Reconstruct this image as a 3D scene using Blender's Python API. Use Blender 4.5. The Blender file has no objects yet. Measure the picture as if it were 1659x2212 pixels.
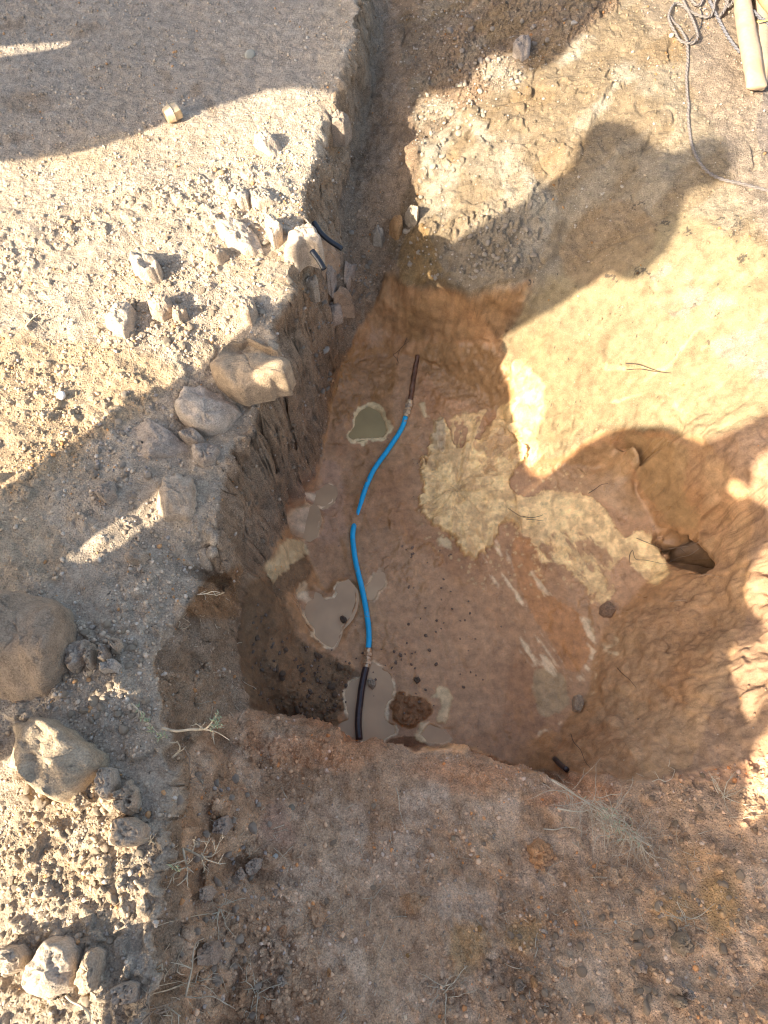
import bpy, bmesh, math, random
import numpy as np
from mathutils import Vector, Matrix, noise as mnoise
random.seed(7)
RNG = np.random.default_rng(11)
C = bpy.context.scene.collection
scene = bpy.context.scene

# ---------------------------------------------------------------- camera
CAM_H = 1.7
PITCH = math.radians(25.0)            # forward tilt away from plumb
IW, IH, FPX = 1659.0, 2212.0, 1534.0
cam = bpy.data.cameras.new('camera')
cam.sensor_fit = 'VERTICAL'; cam.sensor_height = 24.0; cam.lens = 24.0 * FPX / IH
cam.clip_start = 0.02; cam.clip_end = 500
camo = bpy.data.objects.new('camera', cam); C.objects.link(camo)
camo.location = (0, 0, CAM_H); camo.rotation_euler = (PITCH, 0, 0)
scene.camera = camo
scene.cycles.filter_width = 1.1
scene.render.resolution_x = 768; scene.render.resolution_y = 1024

# ---------------------------------------------------------------- sky and sun
SUN_AZ = math.radians(36.0)           # shadows run towards (cos, sin) of this
SUN_EL = math.radians(33.0)
world = bpy.data.worlds.new("World"); scene.world = world; world.use_nodes = True
wn = world.node_tree; bg = wn.nodes['Background']
sky = wn.nodes.new('ShaderNodeTexSky'); sky.sky_type = 'NISHITA'; sky.sun_disc = False
sky.sun_elevation = SUN_EL
# sun stands at azimuth opposite to the shadow direction; sky rotation is measured clockwise from +Y
sdx, sdy = -math.cos(SUN_AZ), -math.sin(SUN_AZ)
sky.sun_rotation = math.atan2(sdx, sdy) % (2 * math.pi)
sky.air_density = 1.0; sky.dust_density = 4.0; sky.ozone_density = .6
wn.links.new(sky.outputs[0], bg.inputs[0]); bg.inputs[1].default_value = 0.095
sun = bpy.data.lights.new('sun', 'SUN'); sun.energy = 3.6; sun.angle = math.radians(0.5)
sun.color = (1.0, 0.90, 0.75)
suno = bpy.data.objects.new('sun', sun); C.objects.link(suno)
SDIR = Vector((math.cos(SUN_AZ) * math.cos(SUN_EL), math.sin(SUN_AZ) * math.cos(SUN_EL), -math.sin(SUN_EL)))
suno.rotation_euler = SDIR.to_track_quat('-Z', 'Y').to_euler()
suno.location = (-6, -5, 6)
vs = scene.view_settings
vs.view_transform = 'Standard'; vs.look = 'None'; vs.gamma = 1.0; vs.exposure = 2.05; vs.use_curve_mapping = False

# ---------------------------------------------------------------- pixel <-> world
SP, CP = math.sin(PITCH), math.cos(PITCH)
def ray(u, v):
    a = (u - IW / 2) / FPX; b = (IH / 2 - v) / FPX
    return a, SP + CP * b, -CP + SP * b
def unproj(u, v, z):
    dx, dy, dz = ray(u, v)
    t = (z - CAM_H) / dz
    return dx * t, dy * t
def proj(x, y, z):
    dz = z - CAM_H
    d = y * SP - dz * CP
    up = y * CP + dz * SP
    return IW / 2 + FPX * x / d, IH / 2 - FPX * up / d

# ---------------------------------------------------------------- noise
_tr = np.random.default_rng(5)
PERM = _tr.permutation(4096).astype(np.int32); VALS = _tr.random(4096).astype(np.float32)
def _lat(ix, iy, iz, s):
    return (PERM[(ix + PERM[(iy + PERM[(iz + s * 7919) & 4095]) & 4095]) & 4095])
def vnoise(x, y, z=None, s=0, grid=False):
    xi = np.floor(x).astype(np.int32); yi = np.floor(y).astype(np.int32)
    fx = (x - xi).astype(np.float32); fy = (y - yi).astype(np.float32)
    fx = fx * fx * fx * (fx * (fx * 6 - 15) + 10); fy = fy * fy * fy * (fy * (fy * 6 - 15) + 10)
    if grid:
        T = VALS[_lat(np.arange(xi.min(), xi.max() + 2, dtype=np.int32)[None], np.arange(yi.min(), yi.max() + 2, dtype=np.int32)[:, None], 0, s)]
        R = T[:, xi - xi.min()] * (1 - fx) + T[:, xi - xi.min() + 1] * fx
        fy = fy[:, None]; j = yi - yi.min()
        return (R[j] * (1 - fy) + R[j + 1] * fy) * 2 - 1
    def lay(zi):
        p0 = PERM[(zi + s * 7919) & 4095]
        py0 = PERM[(yi + p0) & 4095]; py1 = PERM[(yi + 1 + p0) & 4095]
        a = VALS[PERM[(xi + py0) & 4095]]; b = VALS[PERM[(xi + 1 + py0) & 4095]]
        c = VALS[PERM[(xi + py1) & 4095]]; d = VALS[PERM[(xi + 1 + py1) & 4095]]
        ab = a + (b - a) * fx; return ab + (c + (d - c) * fx - ab) * fy
    if z is None: return lay(0) * 2 - 1
    zi = np.floor(z).astype(np.int32); fz = (z - zi).astype(np.float32); fz = fz * fz * (3 - 2 * fz)
    l0 = lay(zi); return (l0 + (lay(zi + 1) - l0) * fz) * 2 - 1
def _oct(x, y, z, k, o, s, ax, ay):
    if z is None and x is GX and y is GY: return vnoise(XS * k + ax * o, YS * k + ay * o, None, s + o, True)
    return vnoise(x * k + ax * o, y * k + ay * o, None if z is None else z * k, s + o)
def fbm(x, y, z=None, sc=1.0, octv=4, s=0, gain=0.5):
    r = 0; a = 1.0; t = 0
    for o in range(octv):
        r = r + a * _oct(x, y, z, sc * 2.03 ** o, o, s, 17.3, -9.1); t += a; a *= gain
    return r / t
def ridge(x, y, z=None, sc=1.0, octv=3, s=0):
    r = 0; a = 1.0; t = 0
    for o in range(octv):
        r = r + a * (1 - 2 * np.abs(_oct(x, y, z, sc * 2.1 ** o, o, s, 5.3, -3.1))); t += a; a *= 0.5
    return r / t
def worley_dir(x, y, cell, s=0):
    gx = (x / cell).astype(np.float32); gy = (y / cell).astype(np.float32)
    xi = np.floor(gx).astype(np.int32); yi = np.floor(gy).astype(np.int32)
    f1 = np.full(x.shape, 9.0, np.float32); hh = np.zeros(x.shape, np.int32); dx1 = f1.copy(); dy1 = f1.copy()
    for ox in (-1, 0, 1):
        for oy in (-1, 0, 1):
            cx = xi + ox; cy = yi + oy; h = _lat(cx, cy, 1, s)
            dx = cx + VALS[h] - gx; dy = cy + VALS[(h + 1013) & 4095] - gy; t = VALS[(h + 3011) & 4095] * 6.28
            # irregular, angular distance
            ca, sa = np.cos(t), np.sin(t); u = np.abs(dx * ca + dy * sa); v = np.abs(-dx * sa + dy * ca)
            d = np.maximum(np.maximum(u * 1.25, v * .85), (u + v) * .78)
            m = d < f1; f1 = np.where(m, d, f1); hh = np.where(m, h, hh); dx1 = np.where(m, dx, dx1); dy1 = np.where(m, dy, dy1)
    return f1, hh, dx1, dy1
def chunks(x, y, cell, s, keep):
    """angular broken lumps: flat tilted tops with steep sides"""
    f, h, dx, dy = worley_dir(x, y, cell, s); rid = VALS[(h + 2027) & 4095]; t1 = VALS[(h + 77) & 4095] - .5; t2 = VALS[(h + 177) & 4095] - .5; rr = VALS[(h + 577) & 4095]
    r = .22 + .30 * rr
    top = np.clip((r - f) / .10, 0, 1) * (.55 + .45 * rr + 1.3 * t1 * dx + 1.3 * t2 * dy)
    return np.clip(top, 0, 1.2) * (rid < keep)
def worley(x, y, cell, s=0):
    gx = (x / cell).astype(np.float32); gy = (y / cell).astype(np.float32)
    xi = np.floor(gx).astype(np.int32); yi = np.floor(gy).astype(np.int32)
    f1 = np.full(x.shape, 9.0, np.float32); f2 = f1.copy(); idr = np.zeros(x.shape, np.float32)
    for ox in (-1, 0, 1):
        for oy in (-1, 0, 1):
            cx = xi + ox; cy = yi + oy
            h = _lat(cx, cy, 1, s)
            d = np.hypot(cx + VALS[h] - gx, cy + VALS[(h + 1013) & 4095] - gy)
            m = d < f1
            f2 = np.where(m, f1, np.minimum(f2, d)); idr = np.where(m, VALS[(h + 2027) & 4095], idr); f1 = np.where(m, d, f1)
    return f1, f2, idr
def sstep(a, b, x):
    t = np.clip((x - a) / (b - a), 0, 1); return t * t * (3 - 2 * t)
def blur1(a, sg, ax):
    r = int(max(1, round(sg * 2.5))); k = np.exp(-0.5 * (np.arange(-r, r + 1) / sg) ** 2); k /= k.sum()
    pad = [(0, 0), (0, 0)]; pad[ax] = (r, r); p = np.pad(a, pad, mode='edge')
    out = np.zeros_like(a); n = a.shape[ax]
    for i, w in enumerate(k):
        out += w * (p[i:i + n, :] if ax == 0 else p[:, i:i + n])
    return out
def blur(a, sg): return blur1(blur1(a, sg, 0), sg, 1)

# ---------------------------------------------------------------- terrain heights
X0, X1, Y0, Y1 = -1.65, 1.95, -0.75, 3.65
# break lines: (u, v, z) in photo coordinates and metres
RIM = [(780,-60,0),(772,60,0),(748,120,0),(718,230,0),(700,300,0),(668,410,0),(655,500,0),(640,560,-.01),(620,640,-.01),(588,700,-.02),(604,780,-.02),(572,850,-.02),(548,920,-.02),(498,970,-.02),(478,1040,-.02),(470,1100,-.01),(474,1180,-.01),(440,1260,0),(400,1320,.01),(355,1400,.02),(338,1450,.03),(350,1500,.03),(346,1550,.04),(362,1590,.04),(352,1640,.05),(382,1690,.05),(390,1730,.05),(362,1790,.06),(378,1840,.06),(350,1900,.07),(362,1960,.07),(338,2030,.08),(348,2100,.08),(318,2180,.08),(330,2330,.08)]
LINES = [
 RIM,
 [(850,-60,-.22),(826,60,-.23),(802,160,-.26),(782,270,-.30),(752,400,-.36),(735,500,-.41),(755,600,-.5)],
 # top of grey gravel face / trench mouth, then toe of the left wall
 [(838,500,-.46),(825,590,-.52),(790,680,-.66),(745,770,-.78),(712,860,-.84),(696,940,-.86),(688,1000,-.86),(645,1080,-.78),(610,1140,-.68),(570,1215,-.56),(540,1262,-.46)],
 # drop outside the plateau rim, lower left
 [(420,1350,-.1),(412,1430,-.12),(412,1560,-.13),(430,1640,-.14),(450,1720,-.15),(450,1830,-.15),(440,1950,-.14),(430,2080,-.12),(425,2330,-.1)],
 # inner rim of the pit
 [(470,1272,-.2),(505,1285,-.32),(520,1330,-.38),(512,1410,-.4),(530,1490,-.42),(540,1530,-.42),(600,1540,-.44),(690,1568,-.45),(780,1600,-.46),(840,1622,-.46),(920,1602,-.47),(990,1610,-.47),(1080,1640,-.46),(1150,1665,-.46),(1230,1685,-.45),(1320,1682,-.42),(1400,1690,-.38),(1480,1690,-.35)],
 # just inside it
 [(538,1335,-.52),(532,1410,-.55),(548,1480,-.62),(566,1522,-.7),(620,1562,-.82),(700,1590,-.88),(780,1622,-.9),(850,1642,-.9),(920,1624,-.9),(1000,1636,-.9),(1090,1664,-.88),(1160,1686,-.84),(1222,1702,-.72)],
 [(575,1250,-.62),(612,1310,-.72),(640,1400,-.8),(680,1480,-.86),(735,1540,-.885)],
 # floor
 [(700,1040,-.885),(668,1130,-.875),(650,1180,-.86),(690,1250,-.89),(720,1320,-.9),(770,1420,-.9),(790,1520,-.9)],
 [(800,860,-.875),(760,1000,-.895),(770,1150,-.9),(850,1300,-.9),(900,1450,-.9),(960,1560,-.9),(1080,1610,-.9)],
 [(930,960,-.87),(960,1100,-.885),(1020,1250,-.9),(1100,1400,-.9),(1170,1520,-.9),(1160,1600,-.88)],
 [(1100,1120,-.87),(1190,1200,-.89),(1260,1350,-.9),(1260,1450,-.9),(1215,1510,-.895)],
 # back of the floor
 [(725,800,-.83),(800,770,-.82),(880,770,-.8),(960,800,-.79),(1040,860,-.78),(1105,940,-.76),(1140,1030,-.78)],
 [(790,705,-.74),(850,715,-.72),(910,728,-.69),(1000,722,-.62),(1050,722,-.58),(1088,730,-.55),(1105,780,-.58),(1128,860,-.63),(1135,930,-.68),(1180,1000,-.76),(1250,1010,-.77),(1300,1015,-.76)],
 # top of the back face, underside of the boulder bank
 [(835,585,-.46),(880,618,-.47),(930,622,-.44),(1000,640,-.405),(1060,640,-.375),(1112,630,-.335),(1165,590,-.295)],
 [(850,560,-.4),(890,596,-.4),(940,596,-.38),(1000,612,-.34),(1060,612,-.31),(1110,604,-.29),(1150,575,-.28)],
 [(920,500,-.3),(1000,470,-.25),(1100,430,-.21),(1200,385,-.17)],
 [(885,200,-.2),(900,330,-.25),(915,450,-.3)],
 [(1000,200,-.13),(1120,120,-.08),(1250,60,-.04),(1340,-60,0)],
 [(1000,360,-.2),(1100,270,-.13),(1250,200,-.06),(1400,60,0)],
 [(1230,420,-.17),(1300,300,-.09),(1420,250,-.03),(1520,150,0),(1700,-60,0)],
 [(1200,560,-.29),(1300,450,-.17),(1420,400,-.08),(1560,330,-.02),(1760,250,0)],
 [(1340,620,-.24),(1430,540,-.13),(1560,500,-.06),(1760,480,0)],
 [(1180,740,-.44),(1320,700,-.33),(1480,650,-.2),(1620,640,-.1),(1780,660,-.03)],
 [(1180,830,-.53),(1300,820,-.47),(1450,790,-.34),(1600,780,-.2),(1780,800,-.08)],
 [(1200,930,-.64),(1300,905,-.56),(1380,900,-.5),(1460,905,-.42),(1530,925,-.33),(1610,890,-.22),(1760,850,-.1)],
 # the cove
 [(1330,960,-.68),(1365,1010,-.74),(1380,1070,-.75),(1405,1120,-.75),(1440,1160,-.76),(1470,1184,-.775),(1462,1212,-.775),(1410,1245,-.79),(1370,1290,-.82),(1315,1350,-.86),(1285,1420,-.885),(1275,1500,-.88),(1230,1545,-.87),(1205,1590,-.86)],
 [(1372,945,-.55),(1410,1010,-.6),(1446,1080,-.62),(1488,1140,-.62),(1516,1175,-.63),(1516,1205,-.635),(1490,1245,-.61),(1440,1310,-.65),(1380,1350,-.7),(1345,1410,-.76)],
 [(1450,950,-.43),(1500,985,-.42),(1545,1060,-.40),(1570,1180,-.46),(1550,1260,-.48),(1480,1370,-.56),(1420,1450,-.6),(1360,1530,-.66),(1290,1570,-.74),(1250,1600,-.76)],
 [(1540,940,-.31),(1610,950,-.22),(1640,1100,-.25),(1625,1300,-.34),(1570,1450,-.36),(1500,1540,-.44),(1420,1600,-.48),(1340,1640,-.52),(1260,1662,-.6)],
 [(1760,900,-.1),(1780,1200,-.1),(1760,1450,-.15),(1650,1600,-.25),(1560,1680,-.33)],
 # bottom bank
 [(480,1600,-.35),(600,1680,-.41),(800,1740,-.43),(1000,1790,-.43),(1200,1790,-.41),(1400,1790,-.37),(1560,1800,-.3),(1760,1800,-.2)],
 [(460,1850,-.3),(600,1900,-.37),(850,1950,-.39),(1100,1990,-.38),(1350,2000,-.33),(1560,2000,-.25),(1760,2050,-.15)],
 [(430,2200,-.24),(600,2250,-.3),(900,2330,-.31),(1200,2330,-.29),(1500,2300,-.2),(1760,2330,-.1)],
]
PLAT = [[(-300,-150,0),(100,-100,0),(500,-60,0)],[(-200,350,0),(250,300,.005),(560,250,0)],[(-200,700,.01),(200,650,.0),(450,550,.015),(600,430,.01)],
 [(-200,950,.03),(150,880,.0),(400,760,.0)],[(-200,1200,.06),(100,1150,.03),(330,1030,.01)],[(-200,1450,.05),(60,1560,.055),(220,1450,.05),(300,1350,.03)],[(-300,2000,.03),(80,1850,.055),(260,1800,.07)],[(-200,2330,.03),(150,2250,.06)]]
def build_base():
    z = None
    for cell, iters in ((.096, 300), (.048, 250), (.024, 250), (.012, 220), (.006, 130)):
        nx = int(round((X1 - X0) / cell)) + 1; ny = int(round((Y1 - Y0) / cell)) + 1
        cs = np.zeros((ny, nx)); cw = np.zeros((ny, nx))
        for L in LINES + PLAT:
            for (a, b) in zip(L[:-1], L[1:]):
                xa, ya = unproj(*a); xb, yb = unproj(*b)
                n = int(math.hypot(xb - xa, yb - ya) / cell * 2) + 2
                for i in range(n + 1):
                    t = i / n
                    ix = int(round((xa + (xb - xa) * t - X0) / cell)); iy = int(round((ya + (yb - ya) * t - Y0) / cell))
                    if 0 <= ix < nx and 0 <= iy < ny:
                        cs[iy, ix] += a[2] + (b[2] - a[2]) * t; cw[iy, ix] += 1
        m = cw > 0; cv = cs / np.maximum(cw, 1)
        if z is None: z = np.full((ny, nx), cs.sum() / cw.sum())
        else:
            oy = np.clip(np.linspace(0, z.shape[0] - 1, ny), 0, z.shape[0] - 1.001); ox = np.clip(np.linspace(0, z.shape[1] - 1, nx), 0, z.shape[1] - 1.001)
            iy = oy.astype(int); ix = ox.astype(int); fy = (oy - iy)[:, None]; fx = (ox - ix)[None]
            z = (z[iy][:, ix] * (1 - fx) + z[iy][:, ix + 1] * fx) * (1 - fy) + (z[iy + 1][:, ix] * (1 - fx) + z[iy + 1][:, ix + 1] * fx) * fy
        for _ in range(iters):
            z[m] = cv[m]
            p = np.pad(z, 1, mode='edge')
            z = (p[2:, 1:-1] + p[:-2, 1:-1] + p[1:-1, 2:] + p[1:-1, :-2]) / 4
        z[m] = cv[m]
    zb = blur(z, 1.5)
    return zb
CELL = 0.003
NX = int(round((X1 - X0) / CELL)) + 1; NY = int(round((Y1 - Y0) / CELL)) + 1
def upsample(z, nx, ny):
    oy = np.clip(np.linspace(0, z.shape[0] - 1, ny), 0, z.shape[0] - 1.001); ox = np.clip(np.linspace(0, z.shape[1] - 1, nx), 0, z.shape[1] - 1.001)
    iy = oy.astype(int); ix = ox.astype(int); fy = (oy - iy)[:, None]; fx = (ox - ix)[None]
    return (z[iy][:, ix] * (1 - fx) + z[iy][:, ix + 1] * fx) * (1 - fy) + (z[iy + 1][:, ix] * (1 - fx) + z[iy + 1][:, ix + 1] * fx) * fy
BASE = blur(upsample(build_base(), NX, NY), 1.3)
XS = np.linspace(X0, X1, NX); YS = np.linspace(Y0, Y1, NY)
GX, GY = np.meshgrid(XS, YS)

def warp_base():
    w1 = fbm(GX, GY, None, 7, 3, 21) * .020 + fbm(GX, GY, None, 28, 3, 22) * .011
    w2 = fbm(GX, GY, None, 7, 3, 23) * .020 + fbm(GX, GY, None, 28, 3, 24) * .011
    _a, _b, _i = worley(GX + w1, GY + w2, .07, 91); _c, _d, _j = worley(GX + w1, GY + w2, .03, 92)
    kb = sstep(-.30, -.08, BASE) * np.maximum(sstep(.10, -.02, GX), .45 * sstep(.55, .35, GX) * sstep(1.5, 1.8, GY))
    w1 = w1 + kb * ((_i - .5) * .030 + (_j - .5) * .014); w2 = w2 + kb * ((((_i * 37.7) % 1) - .5) * .030 + (((_j * 31.3) % 1) - .5) * .014)
    w1 = blur(w1, 1.2); w2 = blur(w2, 1.2)
    k = .12 + .88 * sstep(-.84, -.6, BASE)
    x = np.clip((GX + w1 * k - X0) / CELL, 0, NX - 1.01); y = np.clip((GY + w2 * k - Y0) / CELL, 0, NY - 1.01)
    ix = x.astype(np.int32); iy = y.astype(np.int32); fx = x - ix; fy = y - iy
    return (BASE[iy, ix] * (1 - fx) + BASE[iy, ix + 1] * fx) * (1 - fy) + (BASE[iy + 1, ix] * (1 - fx) + BASE[iy + 1, ix + 1] * fx) * fy
BASE = warp_base()

# image-plane raster of polygon outlines, sampled at each ground point's place (quarter resolution of the photo)
RS = 0.4; MARG = 200
RWD = int((IW + 2 * MARG) * RS); RHT = int((IH + 2 * MARG) * RS)
_ry, _rx = np.mgrid[0:RHT, 0:RWD]
_ru = (_rx + .5) / RS - MARG; _rv = (_ry + .5) / RS - MARG
def polymask(poly):
    m = np.zeros((RHT, RWD), bool); n = len(poly)
    for i in range(n):
        x1, y1 = poly[i][:2]; x2, y2 = poly[(i + 1) % n][:2]
        if y1 == y2: continue
        r0 = max(0, int((min(y1, y2) + MARG) * RS) - 1); r1 = min(RHT, int((max(y1, y2) + MARG) * RS) + 2)
        if r1 <= r0: continue
        sl = slice(r0, r1); yy = _rv[sl]
        c = ((y1 > yy) != (y2 > yy)) & (_ru[sl] < (x2 - x1) * (yy - y1) / (y2 - y1) + x1)
        m[sl] ^= c
    return m.astype(np.float32)
GU, GV = proj(GX, GY, BASE); GU = GU.astype(np.float32); GV = GV.astype(np.float32)
WN1 = fbm(GX, GY, None, 9, 4, 31); WN2 = fbm(GX, GY, None, 9, 4, 47)
FN1 = fbm(GX, GY, None, 45, 3, 61); FN2 = fbm(GX, GY, None, 45, 3, 71)
def sample(r, u, v):
    x = np.clip((u + MARG) * RS - .5, 0, RWD - 1.01); y = np.clip((v + MARG) * RS - .5, 0, RHT - 1.01)
    ix = x.astype(np.int32); iy = y.astype(np.int32); fx = x - ix; fy = y - iy
    return (r[iy, ix] * (1 - fx) + r[iy, ix + 1] * fx) * (1 - fy) + (r[iy + 1, ix] * (1 - fx) + r[iy + 1, ix + 1] * fx) * fy
def gmask(polys, feather=12, warp=12, fine=5, hard=.12):
    """soft, ragged mask over the ground grid of one or more outlines"""
    if isinstance(polys[0][0], (int, float)): polys = [polys]
    r = np.zeros((RHT, RWD), np.float32)
    for p in polys: r = np.maximum(r, polymask(p))
    r = blur(r, max(.6, feather * RS))
    out = np.zeros((NY, NX), np.float32)
    us = [q[0] for p in polys for q in p]; vs_ = [q[1] for p in polys for q in p]; e = feather * 3 + warp + fine + 10
    sel = (GU > min(us) - e) & (GU < max(us) + e) & (GV > min(vs_) - e) & (GV < max(vs_) + e)
    s = sample(r, (GU[sel] + WN1[sel] * warp + FN1[sel] * fine), (GV[sel] + WN2[sel] * warp + FN2[sel] * fine))
    out[sel] = sstep(.5 - hard, .5 + hard, s)
    return out
def z3(p): return [(669.7 + .2018 * x, 733.5 + .2018 * y) for x, y in p]
def z4(p): return [(669.7 + .2018 * x, 1179.8 + .2018 * y) for x, y in p]
def z7(p): return [(829.1 + .3844 * x, 829.1 + .3844 * y) for x, y in p]
def z6(p): return [(829.0 + .5 * x, 1110.0 + .5 * y) for x, y in p]
def stroke(path, w0, w1=None):
    """outline of a tapering ribbon along a path"""
    w1 = w0 if w1 is None else w1; n = len(path); L = []; R = []
    for i, (x, y) in enumerate(path):
        a = path[max(0, i - 1)]; b = path[min(n - 1, i + 1)]
        dx, dy = b[0] - a[0], b[1] - a[1]; l = math.hypot(dx, dy) or 1
        w = (w0 + (w1 - w0) * i / (n - 1)) / 2
        L.append((x - dy / l * w, y + dx / l * w)); R.append((x + dy / l * w, y - dx / l * w))
    return L + R[::-1]
BIG = 400
P_PLATEAU = [(a, b) for a, b, c in RIM] + [(-BIG, 2700), (-BIG, -BIG), (780, -BIG)]
P_FLOOR = [(835,600),(800,680),(745,765),(718,850),(700,920),(692,990),(660,1060),(612,1140),(580,1200),(535,1280),(515,1400),(535,1530),(700,1570),(840,1625),(1000,1625),(1150,1665),(1400,1690),(1480,1660),(1560,1500),(1620,1300),(1620,1080),(1540,950),(1440,925),(1300,930),(1180,1000),(1135,920),(1090,735),(1000,640)]
P_TRENCH = [(780,-BIG),(1400,-BIG),(1340,0),(1200,120),(1050,200),(900,330),(925,560),(840,600),(800,680),(745,765),(718,850),(700,920),(692,990),(660,1060),(612,1140),(560,1220),(520,1290),(512,1400),(535,1530),(600,1640),(560,1750),(700,2700),(300,2700)] + [(a, b) for a, b, c in RIM[::-1]]
P_SPOIL = [(790,-BIG),(2200,-BIG),(2200,880),(1659,890),(1510,960),(1440,925),(1300,930),(1180,1000),(1135,920),(1090,735),(1160,600),(1000,630),(880,610),(840,560),(900,330)]
P_RIGHTSLOPE = [(1090,735),(1160,610),(1320,540),(1480,440),(1660,560),(2200,700),(2200,890),(1659,890),(1510,960),(1440,925),(1300,930),(1180,1000),(1140,1040),(1128,880)]
P_BANK = [(380,2700),(400,1650),(440,1560),(540,1535),(700,1572),(780,1602),(840,1625),(1000,1612),(1150,1668),(1400,1692),(2200,1500),(2200,2700)]
P_CLAY = [(1310,1370),(1400,1300),(1500,1250),(1520,1150),(1480,1000),(1440,930),(1520,955),(1659,890),(2200,880),(2200,1650),(1659,1700),(1400,1690),(1190,1660),(1190,1600),(1300,1530)]
P_BACKWALL = [(840,580),(890,612),(930,612),(1000,632),(1110,620),(1170,590),(1100,735),(1000,730),(900,740),(820,720),(790,690)]

PUDDLES = {
 'round': z3([(520,760),(560,725),(640,715),(710,740),(770,800),(810,870),(815,970),(780,1030),(690,1050),(610,1050),(540,1070),(470,1060),(400,1040),(430,970),(480,900),(490,820)]),
 'left_upper': z3([(-20,1610),(60,1600),(130,1585),(180,1565),(265,1590),(272,1660),(235,1740),(160,1790),(60,1780),(-20,1710)]),
 'left_lower': z3([(-30,1770),(60,1790),(92,1850),(102,1950),(60,2100),(0,2140),(-80,2130),(-160,2080),(-170,1950),(-90,1860)]),
 'heart': z4([(0,420),(60,440),(130,500),(150,560),(200,590),(250,580),(280,530),(262,480),(280,430),(340,400),(400,372),(440,420),(490,480),(502,560),(480,680),(440,770),(400,820),(345,870),(325,960),(290,1050),(235,1090),(170,1050),(100,980),(30,920),(40,850),(-10,780),(-80,640),(-115,500),(-100,410),(-50,395)]),
 'small': z4([(700,285),(785,270),(798,430),(720,490),(685,570),(630,570),(600,430),(650,380)]),
 'lower': z4([(400,1480),(430,1430),(540,1400),(600,1310),(650,1250),(740,1300),(850,1370),(885,1460),(880,1620),(830,1660),(790,1760),(800,1860),(850,1895),(905,1910),(905,2000),(820,2050),(720,2110),(560,2100),(400,2030),(280,1950),(310,1890),(420,1850),(400,1750),(372,1560)]),
 'right_end': z4([(1280,1900),(1420,1960),(1500,2060),(1420,2110),(1260,2090),(1180,2010)]),
}
YELLOW = z7([(290,170),(335,180),(345,270),(395,380),(470,370),(540,300),(620,225),(700,225),(780,265),(800,340),(800,440),(740,480),(700,540),(720,620),(760,640),(830,640),(900,600),(1000,600),(1080,640),(1160,640),(1230,710),(1290,820),(1330,870),(1360,850),(1440,840),(1520,880),(1560,960),(1620,1060),(1540,1130),(1450,1050),(1370,960),(1310,940),(1290,1000),(1240,1050),(1270,1140),(1295,1225),(1220,1240),(1180,1150),(1090,1090),(1000,1010),(930,985),(890,1000),(910,1080),(965,1190),(930,1195),(880,1100),(862,1000),(858,900),(800,810),(740,755),(660,745),(650,830),(620,870),(590,960),(560,900),(500,975),(440,940),(430,860),(330,800),(240,740),(200,700),(215,640),(245,600),(220,520),(205,470),(260,420),(275,350),(265,250)])
YCOL = [(1110,770),(1150,800),(1180,830),(1175,900),(1160,940),(1170,990),(1140,1015),(1128,960),(1118,880),(1100,830)]
print('masks...')
M_PL = gmask(P_PLATEAU, 5, 8, 6, .3)
M_FL = gmask(P_FLOOR, 10, 8, 6, .2)
M_TR = gmask(P_TRENCH, 12, 10, 6, .2)
M_SP = gmask(P_SPOIL, 14, 14, 6, .25)
M_RS = gmask(P_RIGHTSLOPE, 26, 20, 8, .35)
M_BK = gmask(P_BANK, 10, 6, 4, .2)
M_CL = gmask(P_CLAY, 14, 12, 6, .25)
M_BW = gmask(P_BACKWALL, 12, 10, 6, .25)
# ---- albedo painted as soil zones, with some shade put into the colour
COL = np.zeros((NY, NX, 3)); COL[:] = (.30, .235, .17)
ROUGH = np.full((NY, NX), .95); GRIT = np.full((NY, NX), .5)
def lay(m, c, rough=None, grit=None, k=1.0):
    global COL, ROUGH, GRIT
    mm = (m * k)[..., None]; COL = COL * (1 - mm) + np.array(c) * mm
    if rough is not None: ROUGH = ROUGH * (1 - m) + rough * m
    if grit is not None: GRIT = GRIT * (1 - m) + grit * m
def nz(sc, s, lo=0., hi=.35, o=4): return sstep(lo, hi, fbm(GX, GY, BASE, sc, o, s))
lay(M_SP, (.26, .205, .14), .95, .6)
lay(M_TR, (.30, .22, .155), .95, .85)
lay(M_BK, (.31, .22, .15), .95, .75)
lay(M_FL, (.345, .205, .12), .32, .08)
lay(M_BW, (.27, .165, .085), .8, .12)
lay(M_CL, (.33, .215, .14), .85, .2)
lay(M_PL, (.37, .31, .245), .97, .7)
exec_marks = []
# plateau variation
lay(M_PL * nz(3, 101) * .6, (.37, .29, .20)); lay(M_PL * nz(14, 102, .1, .4) * .5, (.41, .36, .30))
lay(M_PL * gmask([(-200,700),(200,740),(420,790),(460,760),(300,900),(0,1080),(-200,1150)], 30, 20) * .6, (.38, .275, .165))
lay(M_PL * gmask([(520,200),(690,180),(700,300),(660,430),(600,560),(470,520),(430,350)], 30, 20) * .55, (.43, .38, .315))
lay(M_PL * gmask([(-BIG,-BIG),(720,-BIG),(690,180),(560,205),(350,270),(0,350),(-BIG,400)], 20, 10) * .8, (.315, .275, .235))  # darker colour painted over the area of the upper left cast shadow
for i, p in enumerate([[(300,150,34,16),(20,0),(0,0)], ]): pass
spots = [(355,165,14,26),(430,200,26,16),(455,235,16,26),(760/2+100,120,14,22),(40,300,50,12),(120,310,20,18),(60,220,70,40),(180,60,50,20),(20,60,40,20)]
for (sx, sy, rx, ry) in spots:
    g = np.exp(-(((GU + WN1 * 25 - sx) / rx) ** 2 + ((GV + WN2 * 25 - sy) / ry) ** 2)); lay(M_PL * sstep(.3, .9, g) * .55, (.23, .17, .115))
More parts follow.
